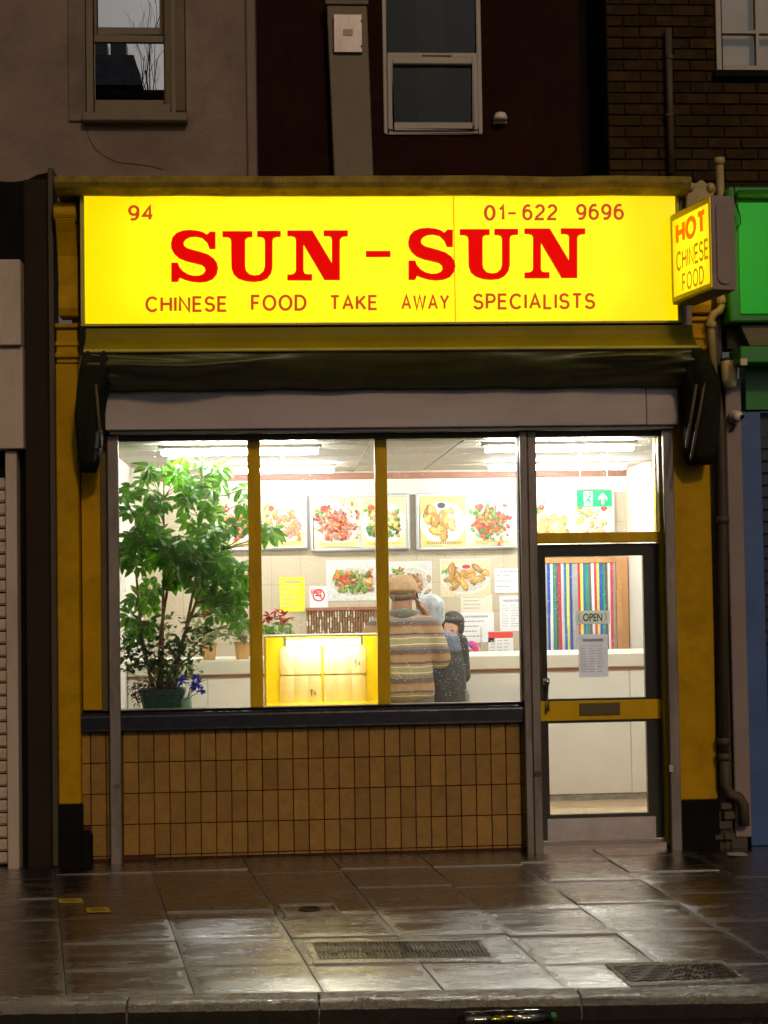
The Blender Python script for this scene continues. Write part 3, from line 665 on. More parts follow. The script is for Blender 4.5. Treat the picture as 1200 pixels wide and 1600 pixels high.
c_.prism([(cx - .15, cz), (cx - .15, cz + .22), (cx - .07, cz + .31), (cx + .04, cz + .29), (cx + .11, cz + .18), (cx + .13, cz)], .60, .64)
tag(c_.build('chair', 'black_paint'), 'dark rounded chair back behind the window in the maroon wall', 'chair')
# pale boarded duct with a metal cover
dz0 = AZ(550, 266, YM); dx0, dx1 = AX(517, 130, YM - .12), AX(580, 130, YM - .12)
t = thing('boarded_duct', ((dx0 + dx1) / 2, YM - .06, ZB), 'pale boxed-in duct with metal cover plate on the maroon wall', 'duct')
sh = .04
m_ = MB(); ztop = AZ(545, 8, YM - .12)
m_.hexa([(dx0 + .02, YM - .12, ZB), (dx1 + .01, YM - .12, ZB), (dx1 + .01, YM - .001, ZB), (dx0 + .02, YM - .001, ZB)],
        [(dx0 - .02, YM - .12, ztop), (dx1 - .02, YM - .12, ztop), (dx1 - .02, YM - .001, ztop), (dx0 - .02, YM - .001, ztop)]); m_.build('casing', 'old_timber_white', t, bevel=.006)
m_ = MB(); m_.box(dx0 - .03, dx1 - .01, YM - .135, YM - .001, ztop + .001, ztop + .03); m_.build('cap', 'old_timber_white', t, bevel=.004)
px_ = bx('cover_plate', 'aluminium', t, AX(521, 50, YM - .13), AX(566, 50, YM - .13), YM - .145, YM - .121, AZ(545, 83, YM - .13), AZ(545, 23, YM - .13), .004)
bx('badge', 'rail_metal', px_, AX(536, 50, YM - .13), AX(551, 50, YM - .13), YM - .149, YM - .1455, AZ(545, 57, YM - .13), AZ(545, 47, YM - .13))
for u, v in ((521, 32), (521, 72), (565, 32), (565, 72)):
    p = at(u, v, YM - .15); MB().ball(p, .006, 8, 5).build('screw', 'iron', px_, smooth=True)
p = at(781, 184, YM - .02)
t = thing('vent_cowl', p - Vector((0, 0, .03)), 'small pale vent cowl on the maroon wall beside the window', 'vent')
m_ = MB(); m_.lathe([(.046, 0), (.046, .02), (.035, .045), (.01, .055)], p - Vector((0, .03, .025)), 16); m_.build('hood', 'camera_white', t, smooth=True)
m_ = MB(); m_.box(p.x - .045, p.x + .045, p.y - .008, p.y + .021, p.z - .038, p.z - .027); m_.build('flange', 'camera_white', t)
# brick house
YB = 0.10
h3 = thing('brick_house', (5, .4, gz(0)), 'brown brick upper wall with white glazed window', 'house')
bx0 = AX(949, 130, YB); kx0, kx1 = AX(1119, 60, YB), AX(1119, 60, YB) + .62; kz0 = AZ(1160, 112, YB); kz1 = kz0 + 1.2
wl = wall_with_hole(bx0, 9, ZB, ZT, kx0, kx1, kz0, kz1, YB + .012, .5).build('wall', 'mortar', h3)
brick_me = {}
def brick_at(x0, x1, z0, z1):
    key = round(x1 - x0, 3)
    o = Vector(((x0 + x1) / 2, YB + .012, (z0 + z1) / 2))
    if key not in brick_me:
        ob = MB().box(x0, x1, YB - .001, YB + .03, z0, z1).build('brick', 'brick', wl, bevel=.003, origin=o); brick_me[key] = ob.data
    else: ob = place('brick', brick_me[key], o, wl)
    ob.location.y += rs.uniform(-.003, .003); ob.rotation_euler.y = rs.uniform(-.006, .006)
z = ZB; r_ = 0
while z < 5.82:
    x = bx0 + .004 - (.1125 if r_ % 2 else 0)
    while x < 2.95:
        a, b = max(x, bx0 + .004), x + .215
        segs = [(a, b)]
        if z + .065 > kz0 - .01 and z < kz1: segs = [(a, min(b, kx0 - .012))] if a < kx0 - .012 else ([(max(a, kx1 + .012), b)] if b > kx1 + .012 else [])
        for a_, b_ in segs:
            if b_ - a_ > .03: brick_at(a_, b_, z, z + .065)
        x += .225
    z += .075; r_ += 1
fr = frame_mb(kx0 - .004, kx1, kz0, kz1, .04, YB - .012, YB + .08); win = fr.build('window', 'upvc', h3, bevel=.004)
xg = AX(1183, 50, YB)
g = MB(); g.box(xg - .010, xg + .010, YB - .004, YB + .05, kz0 + .04, kz1 - .04)
g.build('glazing_bar', 'upvc', win)
zg = AZ(1160, 50, YB); MB().box(kx0 + .036, xg - .0101, YB - .003, YB + .045, zg - .010, zg + .010).build('glazing_bar', 'upvc', win)
MB().box(xg + .0101, kx1 - .04, YB - .003, YB + .045, zg - .010, zg + .010).build('glazing_bar', 'upvc', win)
zz = [(kz0 + .04, zg - .0101), (zg + .0101, kz1 - .04)]
for z0_, z1_ in zz:
    for a, b in ((kx0 + .036, xg - .0101), (xg + .0101, kx1 - .04)): bx('pane', 'clear_glass', win, a, b, YB + .02, YB + .024, z0_, z1_)
m_ = MB(); m_.prism([(kx0 + .02, kz0 + .05), (kx0 + .02, kz1), (kx1, kz1), (kx1, kz0 + .10), (xg + .05, kz0 + .04), (xg - .1, kz0 + .07)], YB + .09, YB + .10); m_.build('blind', 'blind_cloth', win)
bx('sill', 'black_paint', h3, kx0 - .03, kx1 + .03, YB - .05, YB + .05, kz0 - .05, kz0 - .002, .004)
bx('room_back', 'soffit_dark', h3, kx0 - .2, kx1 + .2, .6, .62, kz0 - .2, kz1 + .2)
t = thing('waste_pipe', at(1047, 268, YB - .05), 'thin vertical pipe clipped to the brown brick wall', 'pipe')
MB().tube([at(1044, 45, YB - .04), at(1049, 272, YB - .04)], .024, 12).build('tube', 'pipe_dark', t, smooth=True)
for y_ in (90, 180): p = at(1046, y_, YB - .04); MB().lathe([(.030, -.012), (.030, .012)], p, 12).build('clip', 'pipe_dark', t)
# house across the road, seen as a reflection in the sash window
oy = -15.0
h4 = thing('opposite_house', (-4, oy - 3, RZ), 'slate roofed house across the road mirrored in the sash window', 'house')
ez = 9.95
bx('wall', 'opposite_render', h4, -11, -2.2, oy - 6, oy - .4, RZ, ez - .2)
m_ = MB(); m_.prism_x([(oy, ez - .15), (oy - 3, 10.5), (oy - 6.4, ez - .15)], -11, -2.3); m_.build('roof', 'slate', h4)
m_ = MB(); m_.hexa([(-11, oy - 4, ez - .1), (-2.9, oy - 4, ez - .1), (-2.9, oy + .1, ez - .1), (-11, oy + .1, ez - .1)], [(-11, oy - 3.4, 10.55), (-3.1, oy - 3.4, 10.55), (-3.1, oy - .5, 10.55), (-11, oy - .5, 10.55)]); m_.build('mansard', 'slate', h4)
for xx in (-3.68, -3.36): bx('roof_box', 'tank_plastic', h4, xx - .14, xx + .13, oy - .9, oy - .6, 10.56, 10.80, .02)
for xx in range(4):
    wv = bx('window', 'upvc', h4, -10 + xx * 2, -9.1 + xx * 2, oy - .395, oy - .3, 5.6, 7.3, .01); bx('pane', 'dark_glass', wv, -9.93 + xx * 2, -9.17 + xx * 2, oy - .305, oy - .28, 5.68, 7.22)
t = thing('bare_tree', (-2.5, oy + 1.5, RZ), 'leafless tree across the road mirrored in the sash window', 'tree')
tk = MB(); tk.tube([(-2.5, oy + 1.5, RZ), (-2.46, oy + 1.5, 3), (-2.5, oy + 1.5, 6), (-2.55, oy + 1.5, 8)], [.16, .13, .10, .06], 10); tk.build('trunk', 'bare_bark', t, smooth=True)
cr = MB(); r2 = random.Random(3)
def branch(p, d, L, r, dep):
    q = p + d * L; cr.tube([p, (p + q) / 2 + Vector((r2.uniform(-.05, .05), 0, r2.uniform(-.02, .05))), q], [r, r * .75, r * .5], 5)
    if dep > 0:
        for _ in range(2): branch(p + d * L * r2.uniform(.45, 1), (d + Vector((r2.uniform(-.6, .6), r2.uniform(-.4, .4), r2.uniform(-.1, .5)))).normalized(), L * r2.uniform(.5, .75), r * .5, dep - 1)
for i in range(9):
    branch(Vector((-2.5, oy + 1.5, 6 + i * .26)), Vector((r2.uniform(-.5, .5), r2.uniform(-.3, .3), 1)).normalized(), 1.5, .022, 3)
cr.build('crown', 'bare_bark', t)

# ------------------------------------------------------------------ text and print helpers
def text_map(name, txt, mat, parent, fn, bold=0.0):
    cu = bpy.data.curves.new(name, 'FONT'); cu.body = txt; cu.size = 1; cu.offset = bold; cu.resolution_u = 5
    tmp = bpy.data.objects.new(name + '_tmp', cu); COL.objects.link(tmp)
    dg = bpy.context.evaluated_depsgraph_get(); dg.update()
    me = bpy.data.meshes.new_from_object(tmp.evaluated_get(dg)); bpy.data.objects.remove(tmp); bpy.data.curves.remove(cu)
    xs = [v.co.x for v in me.vertices]; ys = [v.co.y for v in me.vertices]
    ax, b_x, ay, by = min(xs), max(xs), min(ys), max(ys)
    mb = MB(); mb.add([fn((v.co.x - ax) / (b_x - ax), (v.co.y - ay) / (by - ay)) for v in me.vertices], [tuple(p.vertices) for p in me.polygons])
    bpy.data.meshes.remove(me)
    return mb.build(name, mat, parent, weld=False)
def text_px(name, txt, mat, parent, px0, px1, pyt, pyb, Y, bold=0.0, slope=-.004):
    def fn(u, w):
        px = px0 + (px1 - px0) * u; return at(px, pyb + (pyt - pyb) * w + slope * (px - px0), Y)
    return text_map(name, txt, mat, parent, fn, bold)

# plain sign-writer's capitals and figures drawn as strokes of even weight
def _arc(cx, cy, rx, ry, a0, a1, n=14): return [(cx + rx * math.cos(math.radians(a0 + (a1 - a0) * k / n)), cy + ry * math.sin(math.radians(a0 + (a1 - a0) * k / n))) for k in range(n + 1)]
GLYPH = {
 'C': (.74, [_arc(.40, .5, .40, .5, 42, 318, 22)]), 'H': (.64, [[(0, 0), (0, 1)], [(.64, 0), (.64, 1)], [(0, .52), (.64, .52)]]), 'I': (0.0, [[(0, 0), (0, 1)]]),
 'N': (.64, [[(0, 0), (0, 1), (.64, 0), (.64, 1)]]), 'E': (.52, [[(.54, 1), (0, 1), (0, 0), (.55, 0)], [(0, .52), (.49, .52)]]), 'F': (.48, [[(.50, 1), (0, 1), (0, 0)], [(0, .50), (.44, .50)]]),
 'S': (.58, [_arc(.29, .745, .27, .255, 20, 250, 14) + _arc(.29, .255, .29, .255, 72, -165, 16)]), 'O': (.80, [_arc(.40, .5, .40, .5, 90, 450, 30)]),
 'D': (.66, [[(0, 0), (0, 1), (.26, 1)] + _arc(.26, .5, .40, .5, 88, -88, 18) + [(.26, 0), (0, 0)]]), 'T': (.60, [[(0, 1), (.60, 1)], [(.30, 1), (.30, 0)]]),
 'A': (.70, [[(0, 0), (.35, 1), (.70, 0)], [(.12, .33), (.58, .33)]]), 'K': (.60, [[(0, 0), (0, 1)], [(.58, 1), (0, .38)], [(.20, .58), (.62, 0)]]),
 'W': (.98, [[(0, 1), (.24, 0), (.49, 1), (.74, 0), (.98, 1)]]), 'Y': (.66, [[(0, 1), (.33, .44), (.66, 1)], [(.33, .44), (.33, 0)]]),
 'P': (.54, [[(0, 0), (0, 1), (.30, 1)] + _arc(.30, .735, .25, .265, 88, -88, 12) + [(.30, .47), (0, .47)]]), 'L': (.48, [[(0, 1), (0, 0), (.50, 0)]]),
 '0': (.54, [_arc(.27, .5, .27, .5, 90, 450, 26)]), '1': (.24, [[(0, .78), (.14, .82), (.22, 1), (.22, 0)]]), '4': (.56, [[(.42, 0), (.42, 1), (0, .28), (.58, .28)]]),
 '2': (.54, [_arc(.27, .72, .26, .28, 165, -35, 14) + [(.06, .16), (0, 0), (.55, 0)]]),
 '6': (.54, [_arc(.27, .32, .27, .32, 160, 520, 24) + _arc(.30, .5, .30, .5, 178, 60, 14)]), '9': (.54, [_arc(.27, .68, .27, .32, -20, 340, 24) + _arc(.24, .5, .30, .5, -2, -120, 14)]),
}
def strokes(name, txt, mat, parent, fn, wt=.19, gap=.33):
    mb = MB(); x = 0.0; lines = []
    for ch in txt:
        w, st = GLYPH[ch]; lines += [[(a + x, b) for a, b in l] for l in st]; x += w + gap
    x -= gap; h = wt / 2
    def mp(a, b, k):
        v = fn((a + h) / (x + wt), (b + h) / (1 + wt)); return v - Vector((0, .00015 * (k % 7), 0))
    for k, l in enumerate(lines):
        L_ = []; R_ = []; n = len(l); closed = (Vector(l[0]) - Vector(l[-1])).length < 1e-4 and n > 3
        for i in range(n):
            p = Vector(l[i]); a = Vector(l[i - 1]) if i else (Vector(l[-2]) if closed else None); b = Vector(l[i + 1]) if i < n - 1 else (Vector(l[1]) if closed else None)
            d1 = (p - a).normalized() if a is not None else None; d2 = (b - p).normalized() if b is not None else None
            d1 = d1 if d1 is not None else d2; d2 = d2 if d2 is not None else d1
            n1, n2 = Vector((-d1.y, d1.x)), Vector((-d2.y, d2.x)); m = (n1 + n2); m = m.normalized() if m.length > .05 else n1; sc = min(2.2, 1 / max(.3, m.dot(n1)))
            L_.append(p + m * h * sc); R_.append(p - m * h * sc)
        vs = [mp(v.x, v.y, k) for v in L_] + [mp(v.x, v.y, k) for v in R_]
        mb.add(vs, [(i, i + 1, n + i + 1, n + i) for i in range(n - 1)])
    return mb.build(name, mat, parent, weld=False)
def strokes_px(name, txt, mat, parent, px0, px1, pyt, pyb, Y, wt=.19, gap=.33, slope=-.004):
    return strokes(name, txt, mat, parent, lambda u, w: at(px0 + (px1 - px0) * u, pyb + (pyt - pyb) * w + slope * (px1 - px0) * u, Y), wt, gap)

# ------------------------------------------------------------------ the takeaway's shopfront
shop = thing('takeaway_shopfront', (0, 0, gz(0)), 'yellow takeaway shopfront with tiled stall riser, big window and black door', 'shopfront')
YP = -.10
# ledge over the sign
zc = AZ(600, 298, -.42)
m_ = MB(); XL, XR = AX(86, 285, -.4), AX(1078, 285, -.4)
prof = [(-.34, zc - .005), (-.42, zc + .02), (-.44, zc + .05), (-.44, zc + .085), (-.40, zc + .10), (.04, zc + .16), (.04, zc - .005)]
nseg = 26
for i in range(nseg):
    a, b = XL + (XR - XL) * i / nseg, XL + (XR - XL) * (i + 1) / nseg
    pa = [(y + noise.noise(Vector((a * 3, y * 9, z))) * .006, z + noise.noise(Vector((a * 2.3, y * 7, 5))) * .008) for y, z in prof]
    pb = [(y + noise.noise(Vector((b * 3, y * 9, z))) * .006, z + noise.noise(Vector((b * 2.3, y * 7, 5))) * .008) for y, z in prof]
    n = len(prof); m_.add([(a, y, z) for y, z in pa] + [(b, y, z) for y, z in pb], [(k, (k + 1) % n, (k + 1) % n + n, k + n) for k in range(n)])
    if i == 0: m_.add([(a, y, z) for y, z in pa], [tuple(range(n))])
    if i == nseg - 1: m_.add([(b, y, z) for y, z in pb], [tuple(range(n))])
m_.build('cornice', 'ledge_moss', shop)
bx('fascia_board', 'umber_paint', shop, XL + .05, XR - .05, -.06, .055, 2.70, zc - .006)
# pilasters
def pilaster(x0, x1, xt0, xt1, zbot, side):
    p = bx('pilaster', 'yellow_paint', shop, x0, x1, YP, .10, zbot, 3.20, .008)
    bx('plinth', 'black_paint', p, x0 - .006, x1 + .004, YP - .025, .10, gz(0) - .05, zbot - .001, .012)
    zb = AZ(100, 560, YP) if side < 0 else AZ(1090, 548, YP)
    for dz, h, pr in ((0, .035, .03), (.075, .03, .02), (.19, .03, .035)):
        bx('capital_moulding', 'yellow_paint', p, xt0, xt1, YP - pr, .06, zb + dz, zb + dz + h, .008)
    bx('capital_block', 'yellow_paint', p, xt0 + .008, xt1 - .008, YP - .008, .05, 3.201, zb + .189, .006)
    return p
PL = pilaster(AX(91, 1200, YP), AX(126, 1200, YP), AX(86, 520, YP), AX(123, 520, YP), AZ(110, 1257, YP), -1)
PR = pilaster(AX(1055, 1000, YP), AX(1116, 1000, YP), AX(1079, 520, YP), AX(1108, 520, YP), AZ(1085, 1250, YP), 1)
bx('return_strip', 'yellow_paint', PL, AX(126, 1000, YP) + .001, AX(159, 1000, 0), -.018, .10, AZ(480, 1106, -.07) + .008, 3.20, .004)
MB().box(AX(126, 1300, YP) - .01, AX(145, 1310, -.05), -.10, -.002, gz(0) - .05, AZ(130, 1300, -.08)).build('plinth_patch', 'black_paint', PL, bevel=.03, segs=3)
# console brackets above the capitals
def console(x0, x1, z0, z1, par):
    prof = [(0.02, z0), (-.13, z0), (-.15, z0 + .05), (-.14, z0 + .2), (-.16, z0 + .38), (-.22, z0 + .52), (-.27, z0 + .6), (-.25, z0 + .66), (-.20, z0 + .70), (-.20, z1), (.02, z1)]
    m_ = MB(); m_.prism_x(prof, x0, x1); c = m_.build('console', 'yellow_paint', par, bevel=.006)
    m_ = MB(); m_.lathe([(.055, x0 - .008), (.06, x0), (.06, x1), (.055, x1 + .008)], (0, -.225, z0 + .64), 20, axis='x'); m_.build('scroll', 'yellow_paint', par, bevel=.003)
    return c
zcL = AZ(105, 498, YP)
console(AX(89, 400, -.18), AX(120, 400, -.18), zcL + .01, zc - .01, PL)
console(AX(1080, 400, -.18), AX(1112, 400, -.18), zcL + .01, zc + .02, PR)
orn = [at(x_, y_, -.26) for x_, y_ in ((1071, 330), (1072, 300), (1077, 293), (1080, 284), (1087, 287), (1093, 281), (1100, 282), (1104, 288), (1110, 284), (1117, 288), (1119, 297), (1114, 306), (1118, 315), (1116, 330))]
MB().prism([(p.x, p.z) for p in orn], -.27, -.16).build('console_ornament', 'pipe_cream', PR, bevel=.012, segs=2)
for x_, y_ in ((1079, 292), (1111, 293)):
    p = at(x_, y_, -.28); MB().lathe([(.012, -.016), (.024, -.012), (.026, 0), (.024, .012)], p, 16, axis='y').build('scroll', 'pipe_cream', PR, smooth=True)
# stall riser and its tiles
SX0, SX1 = AX(127, 1230, 0), AX(822, 1230, 0)
zs_top = AZ(480, 1112, 0)
riser = bx('stall_riser', 'grout', shop, SX0, SX1, 0.0, .16, gz(0) - .05, zs_top - .04)
tw, th, gap = .0985, .1965, .0058
tile_me = {}
zt0 = AZ(480, 1138, -.01)
def tile(x0, x1, z0, z1):
    key = (round(x1 - x0, 3), round(z1 - z0, 3)); o = Vector(((x0 + x1) / 2, -.004, (z0 + z1) / 2))
    if key not in tile_me:
        tile_me[key] = MB().box(x0, x1, -.0095, .001, z0, z1).build('tile', 'tile', riser, bevel=.0025, origin=o)
        ob = tile_me[key]
    else: ob = place('tile', tile_me[key].data, o, riser)
    ob.rotation_euler = (rs.uniform(-.006, .006), rs.uniform(-.004, .004), rs.uniform(-.008, .008)); ob.location.y += rs.uniform(-.0012, .0008)
xs_ = []
xstart = AX(193, 1200, 0)
x = xstart
while x < SX1 - .02: xs_.append((x, min(x + tw - gap, SX1 - .003))); x += tw
x = xstart - .012
xs_ += [(x - tw + gap, x - gap * 0.5), (x - 2 * tw + gap, x - tw - gap * 0.3), (SX0 + .003, x - 2 * tw - gap * .3)]
for a, b in xs_:
    if b - a < .012: continue
    zt = zt0; first = True
    while zt > gz(0) + .012:
        h = th - gap; zb = max(zt - h, gz(0) + .012)
        if zt - zb > .01 and not (zb < gz(0) + .05 and a < xstart - .25) and not (zt - zb < .1 and xstart - .02 < a < xstart + .11): tile(a, b, zb, zt)
        zt -= th
# sill
m_ = MB(); zs = AZ(480, 1106, -.07); zsb = AZ(480, 1137, -.07)
m_.prism_x([(-.065, zsb), (-.075, zsb + .012), (-.075, zs - .03), (-.06, zs - .015), (.06, zs + .006), (.06, zsb + .01)], AX(126, 1120, -.06), AX(823, 1120, -.06))
m_.build('window_sill', 'sill_paint', shop, bevel=.006)
# window frame
YF = 0.0
zh = AZ(600, 687, YF); zh2 = AZ(600, 668, YF); zw = AZ(500, 1104, YF)
xwl, xwr = AX(176, 900, YF), AX(812, 900, YF)
bx('window_head', 'umber_timber', shop, AX(160, 700, YF), AX(823, 700, YF), -.02, .08, zh, zh2 + .12, .004)
bx('window_jamb', 'umber_timber', shop, AX(158, 900, YF), xwl, -.02, .08, zs - .0, zh - .001, .004)
bx('window_jamb', 'umber_timber', shop, xwr, AX(823, 900, YF), -.015, .08, zs - .0, zh - .001, .004)
mul = [(AX(389, 900, YF), AX(409, 900, YF)), (AX(588, 900, YF), AX(607, 900, YF))]
for a, b in mul: bx('mullion', 'yellow_frame', shop, a, b, -.03, .06, zs + .007, zh - .001, .004)
bx('bottom_rail', 'aluminium', shop, xwl + .001, xwr - .001, -.022, .05, zs + .007, zw, .003)
edges = [xwl, mul[0][0], mul[0][1], mul[1][0], mul[1][1], xwr]
for i in range(3): bx('window_pane', 'shop_glass', shop, edges[2 * i] + .002, edges[2 * i + 1] - .002, .012, .018, zw + .001, zh - .002)
# door set
YD = .03
dl, dr = AX(836, 1000, YD), AX(1031, 1000, YD)
bx('door_jamb', 'yellow_frame', shop, AX(1031, 1000, YD) + .002, AX(1050, 1000, YD), -.03, .12, gz(0), zh - .001, .006)
bx('door_stop', 'yellow_frame', shop, AX(1022, 760, .08), AX(1031, 760, .08) + .004, .04, .10, AZ(930, 830, YD), zh - .002, .003)
bx('door_jamb', 'umber_timber', shop, AX(823, 1000, YF) + .001, dl - .004, -.012, .12, gz(0), zh - .001, .004)
bx('door_head', 'umber_timber', shop, AX(823, 700, YF) + .001, AX(1050, 700, YF), -.02, .12, zh, zh2 + .12, .004)
bx('transom_rail', 'yellow_frame', shop, dl - .003, AX(1031, 840, YD), -.02, .10, AZ(930, 848, YD), AZ(930, 832, YD), .005)
bx('fanlight_pane', 'door_glass', shop, dl - .002, AX(1022, 760, .05), .045, .051, AZ(930, 831, YD), zh - .002)
bx('fanlight_bead', 'umber_timber', shop, dl - .003, dl + .012, .03, .09, AZ(930, 831, YD), zh - .002)
dt, db = AZ(930, 850, YD), gz(0) + .045
door = thing('door', (dr, YD, db), None, None); door.parent = shop; door.location = Vector((dr, YD, db)) - WL[shop.name]
g1 = (AX(853, 980, YD), AX(1006, 980, YD), AZ(930, 1091, YD), AZ(930, 869, YD)); g2 = (AX(859, 1200, YD), AX(1013, 1200, YD), AZ(930, 1272, YD), AZ(930, 1129, YD))
gx0, gx1 = (g1[0] + g2[0]) / 2, (g1[1] + g2[1]) / 2
m_ = MB(); y0, y1 = YD, YD + .045
m_.box(dl, gx0, y0, y1, db, dt); m_.box(gx1, dr, y0, y1, db, dt); m_.box(gx0, gx1, y0, y1, g1[3], dt); m_.box(gx0, gx1, y0, y1, db, g2[2]); m_.box(gx0, gx1, y0, y1, g2[3], g1[2])
m_.build('leaf', 'black_door', door, weld=False)
bx('mid_rail', 'yellow_frame', door, dl + .008, dr - .004, YD - .012, YD - .001, AZ(930, 1125, YD), AZ(930, 1094, YD), .003)
bx('letter_plate', 'umber_timber', door, AX(905, 1107, YD), AX(968, 1107, YD), YD - .022, YD - .0125, AZ(936, 1117, YD), AZ(936, 1098, YD), .003)
bx('upper_glass', 'door_glass', door, gx0 + .001, gx1 - .001, YD + .02, YD + .026, g1[2] + .001, g1[3] - .001)
bx('lower_glass', 'door_glass', door, gx0 + .001, gx1 - .001, YD + .02, YD + .026, g2[2] + .001, g2[3] - .001)
kp = bx('kick_plate', 'kick_metal', door, AX(855, 1295, YD), AX(1025, 1295, YD), YD - .008, YD - .001, AZ(940, 1312, YD), AZ(940, 1277, YD), .002)
hx = AX(851, 1085, YD)
m_ = MB(); z0_, z1_ = AZ(851, 1112, YD), AZ(851, 1062, YD)
m_.tube([(hx + .012, YD - .002, z0_ + .012), (hx + .012, YD - .05, z0_ + .012), (hx + .012, YD - .05, z1_ - .012), (hx + .012, YD - .002, z1_ - .012)], .011, 10)
m_.build('pull_handle', 'chrome', door, smooth=True)
for zz_ in (z0_ + .012, z1_ - .012): bx('handle_rose', 'chrome', door, hx - .012, hx + .034, YD - .006, YD - .0005, zz_ - .022, zz_ + .022, .004)
bx('lock_plate', 'pipe_dark', door, AX(841, 1040, YD), AX(847, 1040, YD), YD - .01, YD - .001, AZ(844, 1050, YD), AZ(844, 1020, YD), .002)
bx('threshold', 'aluminium', shop, dl - .02, AX(1031, 1000, YD), -.06, .12, gz(0) - .02, gz(0) + .035, .006)
bx('soffit_panel', 'umber_paint', shop, AX(160, 700, YF), AX(1050, 700, YF), .056, .12, zh2 + .121, 2.90)
# thin metal edge strip beside the pilaster
bx('edge_strip', 'pipe_dark', shop, AX(79, 900, -.15), AX(88, 900, -.15) - .002, -.15, .05, gz(0), AZ(80, 262, -.15), .004)

# ------------------------------------------------------------------ the illuminated sign
YS = -.30
sx0, sx1 = AX(126, 400, YS), AX(1062, 400, YS); sz0, sz1 = AZ(600, 506, YS), AZ(600, 299, YS)
sign = thing('shop_sign', ((sx0 + sx1) / 2, -.2, sz0), 'long yellow illuminated sign reading SUN - SUN over the window', 'sign')
fx0, fx1, fz0, fz1 = AX(132, 400, YS), AX(1057, 400, YS), AZ(600, 502, YS), AZ(600, 303, YS)
m_ = frame_mb(sx0, sx1, sz0 - .005, sz1 + .004, (fx0 - sx0, sx1 - fx1, .012, .012), YS - .012, -.062)
m_.build('casing', 'awning_metal', sign, weld=False)
bx('back_tray', 'plaster_white', sign, fx0 + .001, fx1 - .001, -.075, -.063, fz0 - .003, fz1 + .003)
xsm = AX(710, 400, YS)
bx('seam', 'letter_brown', sign, xsm - .006, xsm + .006, YS + .006, YS + .009, fz0 - .003, fz1 + .003)
bx('panel', 'sign_acrylic', sign, fx0 + .001, xsm - .0012, YS, YS + .005, fz0 - .004, fz1 + .004)
bx('panel', 'sign_acrylic', sign, xsm + .0012, fx1 - .001, YS, YS + .005, fz0 - .004, fz1 + .004)
for xa, xb in ((-1.62, -.42), (-.36, .84), (.80, 1.55)):
    for zz_ in (fz0 + .22, fz1 - .22):
        m_ = MB(); m_.tube([(xa, -.13, zz_), (xb, -.13, zz_)], .013, 8); m_.build('tube', 'tube_box', sign, smooth=True)
S_ = [(335,85),(335,188),(300,188),(285,150),(255,122),(215,113),(180,117),(155,130),(142,150),(145,170),(165,185),(200,195),(245,207),(290,222),(325,247),(345,275),(351,305),(343,340),(320,370),(280,387),(235,391),(190,386),(150,375),(118,362),(108,387),(68,387),(68,272),(108,272),(118,300),(140,325),(170,343),(205,352),(240,350),(262,340),(274,322),(270,300),(250,285),(210,275),(160,263),(115,245),(85,218),(68,185),(66,155),(75,120),(100,92),(140,77),(185,74),(225,78),(262,88),(283,103),(302,85)]
U_ = [(378,82),(558,82),(558,116),(535,116),(522,122),(515,135),(515,290),(520,320),(540,342),(570,350),(600,345),(625,325),(634,295),(634,140),(628,122),(612,116),(588,116),(588,80),(730,80),(730,114),(700,116),(685,124),(680,140),(680,300),(672,335),(650,365),(615,382),(570,387),(520,383),(475,368),(445,342),(432,305),(430,140),(425,125),(410,117),(378,116)]
N_ = [(770,78),(922,78),(1040,275),(1040,130),(1035,115),(1020,110),(990,110),(990,77),(1136,77),(1136,110),(1110,112),(1095,120),(1088,135),(1088,376),(995,376),(868,160),(868,320),(875,338),(890,342),(920,342),(920,378),(770,378),(770,345),(800,343),(815,335),(822,320),(822,130),(815,115),(795,110),(770,110)]
for off, dy in ((0, 0), (371, -3.2)):
    for poly in (S_, U_, N_):
        pts = [at(250 + a / 3.871 + off, 340 + b / 3.871 + dy, YS - .02) for a, b in poly]
        MB().prism([(p.x, p.z) for p in pts], YS - .020, YS - .001, side=1).build('letter', ['letter_red', 'letter_edge'], sign, weld=False)
for x_ in (301, 462, 620, 790, 940):
    for z_ in (sz1 - .004, sz0 + .003): MB().ball((AX(x_, 400, YS), YS - .013, z_), .0045, 8, 5).build('screw', 'chrome', sign, smooth=True)
p0, p1 = at(572, 401, YS - .02), at(610, 392, YS - .02); bx('dash', 'letter_red', sign, p0.x, p1.x, YS - .020, YS - .001, p0.z, p1.z)
YT = YS - .003
for txt, a, b, t_, bo in (('94', 200, 240, 320.5, 345), ('01', 756, 789, 320, 345), ('622', 816, 871, 319, 344.5), ('9696', 900, 975, 318.5, 344),
                        ('CHINESE', 227, 355, 463, 488), ('FOOD', 392, 479, 460.5, 486), ('TAKE', 515, 590, 461, 485), ('AWAY', 627, 702, 460, 484.5), ('SPECIALISTS', 739, 930, 458.5, 484)):
    strokes_px('lettering', txt, 'letter_brown', sign, a, b, t_, bo, YT)
p0, p1 = at(794, 335, YT), at(806, 331.5, YT); bx('lettering', 'letter_brown', sign, p0.x, p1.x, YT - .001, YT + .001, p0.z, p1.z)

